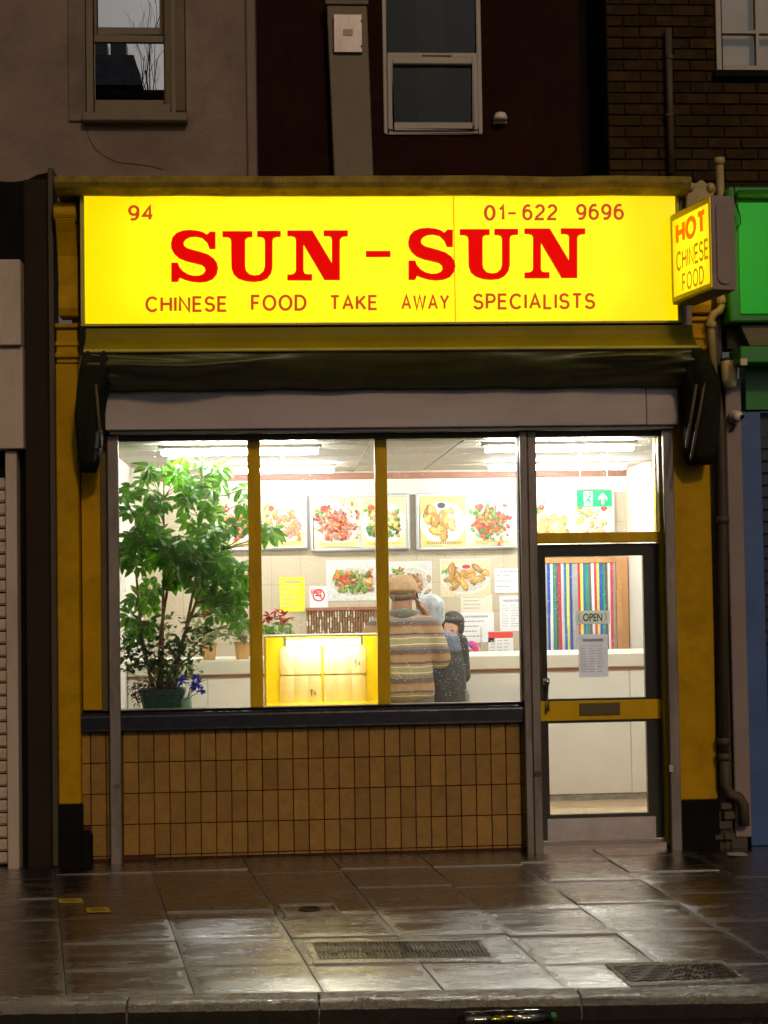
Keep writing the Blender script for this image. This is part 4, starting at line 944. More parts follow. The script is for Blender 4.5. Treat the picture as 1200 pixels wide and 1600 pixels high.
# ------------------------------------------------------------------ projecting sign
F0t, F0b = at(1048, 330, -.34), at(1050, 470, -.34); F1t, F1b = at(1110, 312, -.88), at(1113, 459, -.88)
zt_, zb_ = (F0t.z + F1t.z) / 2, (F0b.z + F1b.z) / 2
A_ = Vector(((F0t.x + F0b.x) / 2, -.34, 0)); B_ = Vector(((F1t.x + F1b.x) / 2, -.88, 0)); along = (B_ - A_); nrm = Vector((along.y, -along.x, 0)).normalized()
if nrm.x > 0: nrm = -nrm
TH = .158
ps = thing('projecting_sign', (A_ + B_) / 2 - nrm * TH / 2 + Vector((0, 0, zb_)), 'small projecting sign reading HOT CHINESE FOOD on the right pilaster', 'sign')
def PS(u, v, d): return A_ + along * u - nrm * d + Vector((0, 0, zb_ + (zt_ - zb_) * v))
def ps_box(name, mat, u0, u1, v0, v1, d0, d1, bevel=0, par=None):
    m_ = MB(); m_.hexa([PS(u0, v0, d0), PS(u1, v0, d0), PS(u1, v0, d1), PS(u0, v0, d1)], [PS(u0, v1, d0), PS(u1, v1, d0), PS(u1, v1, d1), PS(u0, v1, d1)])
    return m_.build(name, mat, par or ps, bevel=bevel)
ps_box('end_cap', 'mauve_paint', .985, 1.0, .0, 1.0, .002, TH, .004)
ps_box('end_cap', 'mauve_paint', 0, .015, .0, 1.0, .002, TH, .003)
ps_box('top_cap', 'awning_metal', .016, .984, .985, 1.0, .0, TH, .003); ps_box('bottom_cap', 'umber_paint', .016, .984, .0, .03, .0, TH, .003)
ps_box('back_panel', 'sign_acrylic_small', .016, .984, .031, .984, TH - .006, TH - .002)
ps_box('face_panel', 'sign_acrylic_small', .016, .984, .031, .984, .004, .008)
for a in ((.012, .985, .925, .985, -.006, .003), (.012, .985, .03, .075, -.006, .003), (.012, .04, .0755, .9245, -.006, .003), (.965, .986, .0755, .9245, -.006, .003)): ps_box('face_trim', 'yellow_plastic', *a, .002)
m_ = MB(); n = 24     # rounded raised rib on the end face
pts = []
for k in range(n):
    t_ = 2 * math.pi * k / n; r = .048; cz = .14 if math.sin(t_) < 0 else .86
    pts.append((.5 * TH + r * math.cos(t_), zb_ + (zt_ - zb_) * cz + r * math.sin(t_)))
e = along.normalized()
vs = [A_ + along - nrm * p[0] + e * .001 + Vector((0, 0, p[1])) for p in pts]; v2 = [v + e * .010 for v in vs]
m_.add(vs + v2, [tuple(range(n, 2 * n))] + [(k, (k + 1) % n, (k + 1) % n + n, k + n) for k in range(n)]); m_.build('end_rib', 'mauve_paint', ps, bevel=.003)
for txt, u0, u1, v0, v1, mt, bd in (('HOT', .12, .88, .635, .885, 'orange_ink', .28), ('CHINESE', .12, .92, .345, .565, 'olive_ink', .17), ('FOOD', .26, .80, .10, .30, 'olive_ink', .17)):
    strokes('lettering', txt, mt, ps, lambda u, w, a=(u0, u1, v0, v1): PS(a[0] + (a[1] - a[0]) * u, a[2] + (a[3] - a[2]) * w, .0015), bd, .30 if bd < .3 else .45)
for zz_ in (.3, .7):
    m_ = MB(); m_.tube([PS(.3, zz_, .1), PS(.7, zz_, .1)], .011, 8); m_.build('tube', 'tube_small', ps, smooth=True)
m_ = MB(); m_.box(AX(1056, 320, -.12), AX(1073, 320, -.12), -.20, -.10, AZ(1065, 520, -.12), AZ(1065, 294, -.12)); m_.build('mounting_post', 'mauve_paint', ps, bevel=.012, segs=3)

# ------------------------------------------------------------------ awning, roller shutter
aw = thing('awning', (0, -.3, 2.3), 'dark green retracted awning sagging below the illuminated sign', 'awning')
ax0, ax1 = AX(131, 530, -.4), AX(1088, 530, -.4)
zA = AZ(600, 508, -.34); zB_ = AZ(600, 547, -.46)
m_ = MB(); m_.prism_x([(-.062, zA - .004), (-.315, zA - .006), (-.318, zA - .04), (-.328, zA - .072), (-.352, zA - .100), (-.395, zA - .126), (-.455, zB_ + .010), (-.455, zB_ + .002), (-.062, zB_ + .002)], ax0, ax1); m_.build('cassette', 'olive_paint', aw, bevel=.004)
m_ = MB(); m_.prism_x([(-.44, zB_ + .016), (-.49, zB_ + .012), (-.495, zB_ - .004), (-.48, zB_ - .012), (-.44, zB_ - .006)], ax0 + .01, ax1 - .005); m_.build('front_bar', 'awning_metal', aw, bevel=.003)
zlow = AZ(600, 606, -.30)
def cloth(u, v):
    x = ax0 + .03 + (ax1 - ax0 - .05) * u
    endl = math.exp(-u * 9); endr = math.exp(-(1 - u) * 9)
    sag = .05 * math.sin(math.pi * min(1, max(0, u)))
    z = zB_ - .012 - (zB_ - .012 - zlow) * v - .010 * math.sin(u * 21) * v * (1 - v)
    bul = math.sin(math.pi * min(1, v * 1.05)) * (.055 + .02 * math.sin(u * 7 + 1))
    fold = .020 * math.sin((v * 7 + 9 * abs(u - .5)) * 3) * (endl + endr) + .012 * noise.noise(Vector((u * 9, v * 3, 2)))
    dr_ = .085 * math.exp(-((u - .15) / .11) ** 2) + .075 * math.exp(-((u - .90) / .08) ** 2)
    crease = dr_ * math.exp(-((v - .22 - .2 * math.sin(math.pi * min(1, max(0, (u - .02) / .26)))) / .10) ** 2)
    return Vector((x, -.47 + .20 * v - bul - fold - crease, z - .012 * noise.noise(Vector((u * 14, 3, 1))) * v))
m_ = MB(); m_.grid(cloth, 120, 26); m_.build('cloth', 'awning_cloth', aw, smooth=True)
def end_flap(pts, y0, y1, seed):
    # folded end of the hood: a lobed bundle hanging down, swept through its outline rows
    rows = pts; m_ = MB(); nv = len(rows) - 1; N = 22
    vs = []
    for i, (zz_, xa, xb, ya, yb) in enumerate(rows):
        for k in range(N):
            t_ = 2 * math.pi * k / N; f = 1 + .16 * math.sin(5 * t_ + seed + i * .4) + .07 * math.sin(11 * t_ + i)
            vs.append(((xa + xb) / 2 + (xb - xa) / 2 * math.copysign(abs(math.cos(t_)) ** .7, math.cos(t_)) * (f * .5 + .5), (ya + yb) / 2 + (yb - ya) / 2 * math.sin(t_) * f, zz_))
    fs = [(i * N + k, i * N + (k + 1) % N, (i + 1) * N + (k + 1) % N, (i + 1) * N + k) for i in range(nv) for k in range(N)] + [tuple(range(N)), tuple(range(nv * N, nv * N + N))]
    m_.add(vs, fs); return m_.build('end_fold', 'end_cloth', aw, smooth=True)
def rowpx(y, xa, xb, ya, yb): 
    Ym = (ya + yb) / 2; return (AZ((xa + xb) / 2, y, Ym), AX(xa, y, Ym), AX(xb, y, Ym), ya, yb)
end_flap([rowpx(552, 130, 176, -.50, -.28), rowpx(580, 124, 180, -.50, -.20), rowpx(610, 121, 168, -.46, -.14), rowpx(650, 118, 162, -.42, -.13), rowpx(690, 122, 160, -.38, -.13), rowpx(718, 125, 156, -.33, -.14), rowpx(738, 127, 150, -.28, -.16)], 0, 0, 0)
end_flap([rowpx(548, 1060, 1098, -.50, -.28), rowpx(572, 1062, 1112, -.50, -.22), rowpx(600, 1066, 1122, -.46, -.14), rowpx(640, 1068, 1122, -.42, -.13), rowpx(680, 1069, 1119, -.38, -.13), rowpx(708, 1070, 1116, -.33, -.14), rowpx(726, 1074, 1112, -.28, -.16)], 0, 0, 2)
for a, b in (((1072, 700), (1088, 600)), ((1080, 718), (1102, 590)), ((158, 700), (150, 600))):
    p, q_ = at(*a, -.42), at(*b, -.47); MB().tube([p, q_], .010, 6).build('folding_arm', 'umber_timber', aw, smooth=True)

rsx0, rsx1 = AX(164, 640, -.22), AX(1060, 640, -.22); rz0, rz1 = AZ(600, 668, -.22), AZ(600, 603, -.22) + .12
rsh = thing('roller_shutter', (0, -.1, gz(0)), 'raised roller shutter with grey housing box and guide rails on the takeaway', 'roller shutter')
xse = AX(1010, 640, -.22)
m_ = MB(); m_.box(rsx0, xse - .001, -.22, -.063, rz0, rz1); hs = m_.build('housing', 'shutter_metal', rsh, bevel=.005)
m_ = MB(); m_.box(xse + .001, rsx1, -.22, -.063, rz0, rz1); m_.build('housing', 'shutter_metal', rsh, bevel=.005)
bx('bottom_lath', 'aluminium', rsh, rsx0 + .02, rsx1 - .02, -.17, -.07, rz0 - .022, rz0 - .001, .003)
def rail(pa, pb, y0, y1):
    a0, a1 = AX(pa[0], 1000, y0), AX(pa[1], 1000, y0)
    r = bx('guide_rail', 'rail_metal', rsh, a0, a1, y0, y1, gz(y0) - .01, rz0 - .023, .005); return r, a0, a1
r, a0, a1 = rail((170, 187), None, -.12, -.062 - .016)
zz_ = AZ(180, 1228, -.12); bx('latch', 'chrome', r, a0 + .012, a1 - .012, -.13, -.1205, zz_ - .012, zz_ + .006, .003)
r, a0, a1 = rail((818, 829), None, -.12, -.0765); r2_, a0, a1 = rail((830, 843), None, -.11, -.0765)
for r_, yy_ in ((r2_, 1205),): bx('latch', 'pipe_dark', r_, a0 + .004, a1 - .004, -.116, -.1105, AZ(835, yy_ + 8, -.1), AZ(835, yy_, -.1), .002)
r, a0, a1 = rail((1043, 1059), None, -.14, -.101 - .003)
bx('latch', 'chrome', r, a0 - .012, a0 + .02, -.150, -.1405, AZ(1050, 1206, -.14), AZ(1050, 1194, -.14), .003)

# ------------------------------------------------------------------ pipes, camera, alarm and neighbours
YPp = -.16
t = thing('rainwater_pipe', (AX(1130, 1310, YPp), YPp, gz(0)), 'old rainwater pipe running down beside the yellow pilaster', 'pipe')
m_ = MB(); m_.tube([at(1124, 250, YPp), at(1127, 330, YPp), at(1128, 440, YPp), at(1128, 478, YPp), at(1124, 486, YPp), at(1116, 490, YPp), at(1111, 498, YPp), at(1111, 512, YPp), at(1116, 600, YPp)], .026, 14); m_.build('upper_tube', 'pipe_cream', t, smooth=True)
m_ = MB(); m_.tube([at(1116, 598, YPp), at(1126, 660, YPp), at(1129, 760, YPp), at(1132, 1185, YPp)], .030, 14); m_.build('lower_tube', 'pipe_dark', t, smooth=True)
m_ = MB(); m_.tube([at(1132, 1180, YPp), at(1133, 1225, YPp), at(1140, 1240, YPp), at(1155, 1246, YPp), at(1162, 1258, YPp), at(1163, 1290, YPp)], .034, 14); m_.build('shoe', 'pipe_dark', t, smooth=True)
for x_, y_, r_ in ((1124, 252, .034), (1128, 470, .032), (1111, 508, .032), (1129, 812, .04), (1131, 1158, .04), (1132, 1182, .042)):
    p = at(x_, y_, YPp); MB().lathe([(r_, -.022), (r_ + .003, 0), (r_, .022)], p, 16).build('collar', 'pipe_dark' if y_ > 600 else 'pipe_cream', t, smooth=True)
pier = thing('pier', (AX(1130, 1300, 0), 0, gz(0)), 'dark brown masonry pier between the takeaway and the blue shop', 'pier')
bx('shaft', 'pipe_dark', pier, AX(1116, 1000, YP) + .003, AX(1141, 1000, YP), -.085, .3, gz(0) - .05, 4.25, .01)
m_ = MB()
for i in range(14): cx0 = AX(1118 + rs.uniform(0, 20), 1290, -.1); cz0 = gz(0) - .02 + (i % 5) * .065; m_.box(cx0 - .03, cx0 + rs.uniform(.02, .05), -.125 + rs.uniform(-.012, .02), -.08, cz0, cz0 + rs.uniform(.04, .06))
m_.build('crumbling_base', 'pipe_dark', pier, bevel=.008, weld=False)
bx('pale_strip', 'mauve_paint', pier, AX(1141, 1000, YP) + .001, AX(1166, 1000, YP), -.12, .28, gz(0) + .06, AZ(1150, 592, -.12), .006)
bx('strip_foot', 'pipe_dark', pier, AX(1141, 1300, YP) - .004, AX(1166, 1300, YP) + .003, -.13, .2, gz(0) - .05, gz(0) + .059, .008)
p = at(1150, 651, -.18)
t = thing('security_camera', p, 'pale round security camera on the mauve strip below the alarm box', 'camera')
m_ = MB(); m_.lathe([(.040, .06), (.042, .03), (.042, .0), (.036, -.02)], p, 22, axis='y'); m_.build('mount_ring', 'camera_white', t, smooth=True)
m_ = MB(); m_.ball(p + Vector((0, -.03, 0)), .036, 18, 12); m_.build('eyeball', 'camera_white', t, smooth=True)
m_ = MB(); m_.lathe([(.014, 0), (.014, -.012)], p + Vector((.022, -.055, -.008)), 14, axis='y'); m_.build('lens', 'black_paint', t)
m_ = MB(); m_.tube([p + Vector((-.01, .02, -.04)), p + Vector((-.012, .03, -.075)), p + Vector((-.03, .05, -.09))], .006, 6); m_.build('cable', 'black_paint', t, smooth=True)
p = at(1140, 606, -.17)
t = thing('alarm_box', p, 'cream tapered alarm box at the top of the pier', 'alarm')
m_ = MB(); m_.lathe([(.030, 0.0), (.042, .012), (.050, .05), (.054, .11), (.054, .165), (.050, .178)], p, 20); m_.build('cover', 'cream_plastic', t, smooth=True)
m_ = MB(); m_.lathe([(.056, .178), (.056, .19), (.03, .196)], p, 20); m_.build('lid', 'pipe_dark', t)
bx('bracket', 'pipe_dark', t, p.x - .03, p.x + .03, p.y + .045, -.088, p.z + .03, p.z + .15)
# green shop
gs = thing('green_shopfront', (2.7, 0, gz(0)), 'neighbouring shop with green fascia sign and blue panels', 'shopfront')
gx = AX(1141, 400, -.28)
bx('fascia_frame', 'green_paint', gs, gx, 4.6, -.26, .05, AZ(1170, 502, -.28), AZ(1170, 290, -.28), .01)
bx('fascia_panel', 'green_lit', gs, AX(1156, 400, -.28), 4.58, -.275, -.261, AZ(1170, 490, -.28), AZ(1170, 316, -.28), .003)
m_ = MB(); zr = AZ(1170, 303, -.30); m_.tube([(AX(1152, 300, -.3), -.29, zr), (4.6, -.29, zr)], .028, 12); m_.build('top_roll', 'green_paint', gs, smooth=True)
bx('soffit', 'soffit_dark', gs, gx + .02, 4.6, -.10, .05, AZ(1170, 545, -.1), AZ(1170, 503, -.28) - .002)
m_ = MB(); m_.prism([(AX(1157, 505, -.2), AZ(1157, 508, -.2)), (AX(1172, 545, -.2), AZ(1172, 540, -.2)), (4.5, AZ(1172, 540, -.2)), (4.5, AZ(1157, 508, -.2))], -.2, -.11); m_.build('awning_fold', 'umber_paint', gs)
bx('green_bar', 'green_paint', gs, AX(1154, 555, -.34), 4.6, -.38, -.12, AZ(1170, 568, -.34), AZ(1170, 542, -.34), .008)
bx('bar_end', 'cream_plastic', gs, AX(1157, 563, -.40), AX(1168, 563, -.40), -.40, -.381, AZ(1163, 571, -.4), AZ(1163, 560, -.4), .004)
bx('shade_board', 'green_paint', gs, AX(1165, 600, -.12), 4.6, -.12, .02, AZ(1170, 640, -.12), AZ(1170, 569, -.12) - .002)
bx('blue_panel', 'blue_paint', gs, AX(1166, 1000, -.1) + .001, AX(1197, 1000, -.1), -.10, .2, gz(0), AZ(1170, 642, -.12) - .002, .004)
sh_ = bx('navy_shutter', 'navy_shutter', gs, AX(1197, 1000, -.1) + .002, 4.5, -.03, .04, gz(0), AZ(1170, 642, -.12) - .002)
for i in range(33): bx('slat', 'navy_shutter', sh_, AX(1197, 1000, -.1) + .003, 4.4, -.046, -.031, gz(0) + .02 + i * .08, gz(0) + .092 + i * .08, .005)
m_ = MB(); m_.tube([at(1147, 290, -.3), at(1150, 320, -.31), at(1156, 335, -.31), at(1157, 350, -.31), at(1150, 357, -.31)], .004, 6)
tag(m_.build('loose_wire', 'black_paint', smooth=True), 'thin black wire dangling on the green fascia', 'wire')
# shop to the left
ls = thing('shuttered_shopfront', (-3, 0, gz(0)), 'neighbouring shop with pale shutter box, closed shutter and dark pilaster', 'shopfront')
bx('pilaster', 'dark_pilaster', ls, AX(40, 900, -.12), AX(79, 900, -.12) - .003, -.12, .2, gz(0) - .05, AZ(60, 280, -.12), .01)
bx('back_panel', 'black_paint', ls, -5.5, AX(79, 900, -.12) - .004, -.02, .25, gz(0) - .05, AZ(40, 284, -.02))
m_ = MB(); xs2 = [-20, 0, 20, 45, 60, 80]
yt = [284, 286, 288, 284, 276, 272]
top = [at(x, y, -.05) for x, y in zip(xs2, yt)]
m_.prism([(-5.4, 3.6)] + [(-5.4, top[0].z)] + [(p.x, p.z) for p in top] + [(top[-1].x, 3.6)], -.10, -.021); m_.build('fascia', 'black_paint', ls)
bx('shutter_box', 'shutter_cream', ls, -5, AX(33, 470, -.22), -.24, -.021, AZ(15, 540, -.22), AZ(15, 406, -.22), .006)
bx('shutter_panel', 'shutter_cream', ls, -5, AX(36, 620, -.2), -.20, -.021, AZ(15, 701, -.2), AZ(15, 541, -.2) - .002, .005)
bx('guide_post', 'shutter_cream', ls, AX(11, 1000, -.12), AX(29, 1000, -.12), -.15, -.021, gz(0) - .03, AZ(15, 703, -.2) - .002, .005)
for i in range(30): bx('slat', 'shutter_cream', ls, -5, AX(11, 1000, -.12) - .002, -.085, -.021, gz(0) + .01 + i * .0815, gz(0) + .082 + i * .0815, .014)

# ------------------------------------------------------------------ inside the shop
FZ, CZ = .05, 2.70
IX0, IX1, IY0, IY1 = -1.86, 2.32, .085, 3.25
tag(bx('shop_floor', 'floor_vinyl', None, IX0, IX1, .125, IY1, FZ - .06, FZ), kind='structure')
tag(bx('shop_wall_left', 'plaster_white', None, IX0 - .08, IX0, .08, IY1, FZ - .06, 2.95), kind='structure')
tag(bx('shop_wall_right', 'plaster_white', None, IX1, IX1 + .08, .08, IY1, FZ - .06, 2.95), kind='structure')
bw = tag(bx('shop_wall_back', 'wall_tile', None, IX0 - .08, IX1 + .08, IY1 + .001, IY1 + .09, FZ - .06, 2.95), kind='structure')
bx('cornice_trim', 'brown_trim', bw, IX0 + .002, IX1 - .002, IY1 - .035, IY1, CZ - .065, CZ - .012, .004)
bx('frieze', 'paper_cream', bw, IX0 + .002, IX1 - .002, IY1 - .012, IY1, 2.50, CZ - .066)
tag(bx('shop_wall_front', 'plaster_white', None, AX(1050, 700, 0) + .01, IX1 + .08, .05, .079, gz(0), 2.95), kind='structure')
tag(bx('shop_front_inner_wall', 'plaster_white', None, SX0 + .002, SX1 - .002, .161, .175, FZ - .02, .88), kind='structure')
ceil = tag(bx('shop_ceiling', 'ceiling_bar', None, IX0 - .08, IX1 + .08, .125, IY1 + .09, CZ + .012, CZ + .05), kind='structure')
ts = .60
tile0 = None
for i in range(8):
    for j in range(6):
        x0 = IX0 + .01 + i * ts; y0 = .14 + j * ts
        x1, y1 = min(x0 + ts - .022, IX1 - .004), min(y0 + ts - .022, IY1 - .04)
        if x1 - x0 > .05 and y1 - y0 > .05: bx('ceiling_tile', 'ceiling_tile', ceil, x0, x1, y0, y1, CZ + .003, CZ + .0115)
def light(xa, xb, Y, lab, z=CZ - .045):
    t = thing('fluorescent_light', ((xa + xb) / 2, Y, CZ), lab, 'ceiling light', 'fluorescent ceiling lights')
    bx('batten', 'ceiling_bar', t, xa - .03, xb + .03, Y - .035, Y + .035, CZ - .022, CZ + .002, .004)
    MB().tube([(xa, Y, z), (xb, Y, z)], .019, 12).build('tube', 'tube_glow', t, smooth=True)
    for x_ in (xa, xb): bx('lamp_holder', 'ceiling_bar', t, x_ - .012, x_ + .012, Y - .014, Y + .014, CZ - .06, CZ - .0225)
light(-1.45, -.42, .34, 'fluorescent tube near the glass above the tall plant')
light(-1.30, -.26, 2.30, 'fluorescent tube over the counter on the plant side')
light(.72, 1.72, .34, 'fluorescent tube near the glass above the door')
light(1.00, 2.10, 2.30, 'fluorescent tube over the counter on the door side')

# counter
CY = 1.87
zc1 = AZ(750, 1024, CY); zc2 = AZ(750, 1046, CY)
ct = thing('counter', (.2, CY + .3, FZ), 'long cream counter running across the back of the shop', 'counter')
bx('worktop', 'laminate_edge', ct, IX0 + .005, IX1 - .02, CY - .03, CY + .55, zc2, zc1, .008)
bx('rail_strip', 'brown_trim', ct, IX0 + .005, IX1 - .02, CY - .012, CY + .02, zc2 - .022, zc2 - .001)
bx('shadow_gap', 'laminate_edge', ct, IX0 + .005, IX1 - .02, CY + .012, CY + .05, zc2 - .035, zc2 - .0225)
jx = [IX0 + .005, -1.25, -.45, .35, 1.15, AX(986, 1150, CY), IX1 - .02]
for a, b in zip(jx, jx[1:]): bx('front_panel', 'laminate', ct, a + .002, b - .002, CY, CY + .04, AZ(930, 1240, CY), zc2 - .023, .003)
bx('plinth', 'skirting', ct, IX0 + .005, IX1 - .02, CY + .006, CY + .05, FZ, AZ(930, 1241, CY) - .002)
# inner window ledge
zl = .905
tag(bx('window_ledge', 'laminate', None, SX0 + .004, SX1 - .004, .10, .60, zl - .04, zl, .005), kind='structure')

# ---- printed pictures
def ink_mesh(name, polys, mat, parent):     # polys: (list of points, colour)
    mb = MB(); cols = []
    for pts, c in polys:
        mb.add(pts, [tuple(range(len(pts)))]); cols += [c] * len(pts)
    lo = [min(v[i] for v in mb.v) for i in range(3)]; hi = [max(v[i] for v in mb.v) for i in range(3)]
    o = Vector([(a + b) / 2 for a, b in zip(lo, hi)])
    me = bpy.data.meshes.new(name); me.from_pydata([v - o for v in mb.v], [], mb.f)
    at_ = me.color_attributes.new('ink', 'FLOAT_COLOR', 'POINT')
    for i, c in enumerate(cols): at_.data[i].color = (c[0], c[1], c[2], 1)
    me.materials.append(MATS[mat]); return place(name, me, o, parent)
def ell(cx, cz, rx, rz, Y, n=22, rot=0.0, wob=0.0, rr=None, clip=None):
    out = []
    for k in range(n):
        t = 2 * math.pi * k / n; f = 1 + (rr.uniform(-wob, wob) if wob else 0); a, b = rx * f * math.cos(t), rz * f * math.sin(t)
        x, z = cx + a * math.cos(rot) - b * math.sin(rot), cz + a * math.sin(rot) + b * math.cos(rot)
        if clip: x = min(max(x, clip[0]), clip[1]); z = min(max(z, clip[2]), clip[3])
        out.append((x, Y, z))
    return out
RED, ORG, GOLD, GRN, DGRN, WHT, BRN, CRM, PNK, YEL = (.62, .05, .03), (.80, .24, .05), (.85, .47, .12), (.16, .40, .06), (.05, .17, .04), (.92, .92, .88), (.36, .15, .06), (.90, .80, .58), (.86, .40, .28), (.95, .80, .10)
def dish(x0, x1, z0, z1, Y, seed, bg, pal, plate=True, shape='heap', garnish=True, caption=None, sauce=None, density=70, blob=.07):
    rr = random.Random(seed); W, Hh = x1 - x0, z1 - z0; P = []; clip = (x0, x1, z0, z1); y = [Y]
    def put(pts, c): y[0] -= .00006; P.append(([(p[0], y[0], p[2]) for p in pts], c))
    put([(x0, Y, z0), (x1, Y, z0), (x1, Y, z1), (x0, Y, z1)], bg)
    for k in range(9):      # soft uneven background
        c = tuple(min(1, max(0, v * rr.uniform(.92, 1.06))) for v in bg); put(ell(rr.uniform(x0, x1), rr.uniform(z0, z1), W * .28, Hh * .22, Y, 14, rr.uniform(0, 3), .1, rr, clip), c)
    cx, cz = x0 + W * .5, z0 + Hh * .47
    if plate:
        put(ell(cx + W * .01, cz - Hh * .02, W * .47, Hh * .40, Y, 30, 0, 0, rr, clip), tuple(v * .78 for v in bg))
        put(ell(cx, cz, W * .50, Hh * .43, Y, 30, 0, 0, rr, clip), (.88, .86, .78)); put(ell(cx, cz, W * .43, Hh * .36, Y, 30, 0, 0, rr, clip), (.74, .72, .64))
    if garnish:
        gx_, gz_ = x0 + W * .2, z0 + Hh * .68
        for k in range(16): put(ell(gx_ + rr.gauss(0, W * .07), gz_ + rr.gauss(0, Hh * .07), W * .05, Hh * .04, Y, 8, rr.uniform(0, 3), .3, rr, clip), rr.choice([GRN, DGRN, (.3, .55, .12)]))
        for k in range(3): put(ell(gx_ + rr.uniform(-.02, .1) * W, gz_ + Hh * .1, W * .07, Hh * .05, Y, 9, rr.uniform(0, 3), .15, rr, clip), rr.choice([RED, (.7, .12, .06)]))
    for k in range(density):
        if shape == 'heap': a, b = rr.gauss(0, .20), rr.gauss(0, .155)
        else: a, b = rr.uniform(-.33, .33), rr.uniform(-.24, .25)
        c = rr.choice(pal); sh = rr.uniform(.55, 1.25); c = tuple(min(1, v * sh) for v in c)
        px_, pz_ = cx + a * W, cz + b * Hh; s = blob * rr.uniform(.6, 1.25); ro = rr.uniform(0, 3.1)
        put(ell(px_, pz_ - Hh * .01, W * s * 1.08, Hh * s * .62, Y, 9, ro, .2, rr, clip), tuple(v * .5 for v in c))
        put(ell(px_, pz_, W * s, Hh * s * .5, Y, 9, ro, .2, rr, clip), c)
        put(ell(px_ - W * s * .2, pz_ + Hh * s * .12, W * s * .4, Hh * s * .16, Y, 7, ro, .2, rr, clip), tuple(min(1, v * 1.5 + .05) for v in c))
    if sauce:
        sx, sz_ = x0 + W * sauce[0], z0 + Hh * sauce[1]; put(ell(sx, sz_, W * .115, Hh * .085, Y, 18, 0, 0, rr, clip), WHT); put(ell(sx, sz_, W * .09, Hh * .06, Y, 18, 0, 0, rr, clip), sauce[2])
    if caption:
        xx = x0 + W * .14
        while xx < x1 - W * .12:
            w_ = W * rr.uniform(.025, .05); put([(xx, Y, z0 + Hh * .045), (xx + w_, Y, z0 + Hh * .045), (xx + w_, Y, z0 + Hh * .10), (xx, Y, z0 + Hh * .10)], caption); xx += w_ + W * .012
    return P
YW = IY1 - .004
def menu_board(pxa, pxb, ya, yb, lab, panels, lit):
    Yf = IY1 - .07; x0, x1, z0, z1 = AX(pxa, 815, Yf), AX(pxb, 815, Yf), AZ((pxa + pxb) / 2, yb, Yf), AZ((pxa + pxb) / 2, ya, Yf)
    t = thing('menu_board', ((x0 + x1) / 2, IY1 - .03, z0), lab, 'menu board', 'lit menu boards on the back wall')
    m_ = MB(); m_.box(x0, x1, IY1 - .06, IY1 - .013, z0, z1); m_.build('casing', 'menu_frame', t, bevel=.02, segs=3)
    mid = x0 + (x1 - x0) * .5
    frame_mb(x0 + .012, x1 - .012, z0 + .012, z1 - .012, .018, Yf - .008, IY1 - .061).build('frame', 'menu_frame', t, bevel=.004)
    bx('divider', 'menu_frame', t, mid - .010, mid + .010, Yf - .004, IY1 - .061, z0 + .031, z1 - .031)
    for (a, b), kw in zip(((x0 + .034, mid - .011), (mid + .011, x1 - .034)), panels):
        ink_mesh('picture', dish(a, b, z0 + .034, z1 - .034, Yf, **kw), 'print_lit', t)
LBG = (.92, .72, .34)
menu_board(329, 481, 772, 860, 'menu board half hidden behind the tall plant',
           [dict(seed=1, bg=LBG, pal=[RED, ORG, PNK], density=170, blob=.05, caption=(.55, .5, .1)), dict(seed=2, bg=LBG, pal=[ORG, PNK, (.9, .35, .2)], caption=(.6, .55, .1))], 1)
menu_board(484, 641, 771, 861, 'menu board with red shredded dish and mixed noodle dish',
           [dict(seed=3, bg=(.93, .76, .42), pal=[RED, ORG, (.85, .2, .1), PNK], caption=(.65, .6, .1), density=210, blob=.042), dict(seed=4, bg=(.90, .76, .40), pal=[GRN, DGRN, YEL, GOLD, CRM], caption=(.65, .6, .1), shape='wide')], 1)
menu_board(650, 809, 769, 859, 'menu board with golden duck dish and red rib dish',
           [dict(seed=5, bg=(.84, .62, .24), pal=[GOLD, ORG, (.9, .55, .2)], blob=.13, density=26, shape='wide', caption=(.5, .38, .1), sauce=(.47, .82, (.06, .05, .07))), dict(seed=6, bg=(.96, .82, .48), pal=[RED, (.7, .08, .05), ORG, GRN], caption=(.5, .32, .1), blob=.05, density=180)], 1)
menu_board(826, 962, 768, 862, 'menu board with spring rolls and prawn dish seen over the door',
           [dict(seed=7, bg=(.96, .84, .55), pal=[GOLD, (.92, .62, .22), (.88, .52, .16)], blob=.2, density=12, shape='wide'), dict(seed=8, bg=(.93, .74, .42), pal=[CRM, GOLD, PNK, (.95, .75, .45)], blob=.14, density=26, shape='wide', sauce=(.8, .75, RED))], 1)
def poster(pxa, pxb, ya, yb, lab, name='food_poster', cat='poster', **kw):
    x0, x1, z0, z1 = AX(pxa, (ya + yb) / 2, YW), AX(pxb, (ya + yb) / 2, YW), AZ((pxa + pxb) / 2, yb, YW), AZ((pxa + pxb) / 2, ya, YW)
    ob = bx(name, 'paper_white', None, x0 - .004, x1 + .004, YW + .0005, YW + .0035, z0 - .004, z1 + .004); tag(ob, lab, cat, 'food posters')
    ink_mesh('picture', dish(x0, x1, z0, z1, YW - .0005, **kw), 'print', ob)
poster(511, 592, 876, 938, 'food poster of mixed vegetables left of the capped man', seed=11, bg=(.84, .86, .84), pal=[GRN, (.4, .6, .12), RED, ORG, (.6, .3, .15), GOLD], shape='wide', density=80, blob=.08, garnish=False)
poster(609, 674, 878, 932, 'food poster of meat in sauce behind the capped head', seed=12, bg=(.82, .85, .82), pal=[BRN, (.6, .32, .16), (.7, .42, .24)], blob=.10, density=45)
poster(689, 765, 874, 931, 'food poster of golden battered balls with red dip', seed=13, bg=(.90, .78, .48), pal=[GOLD, (.82, .42, .12), (.86, .52, .2)], blob=.14, density=18, sauce=(.52, .80, RED))
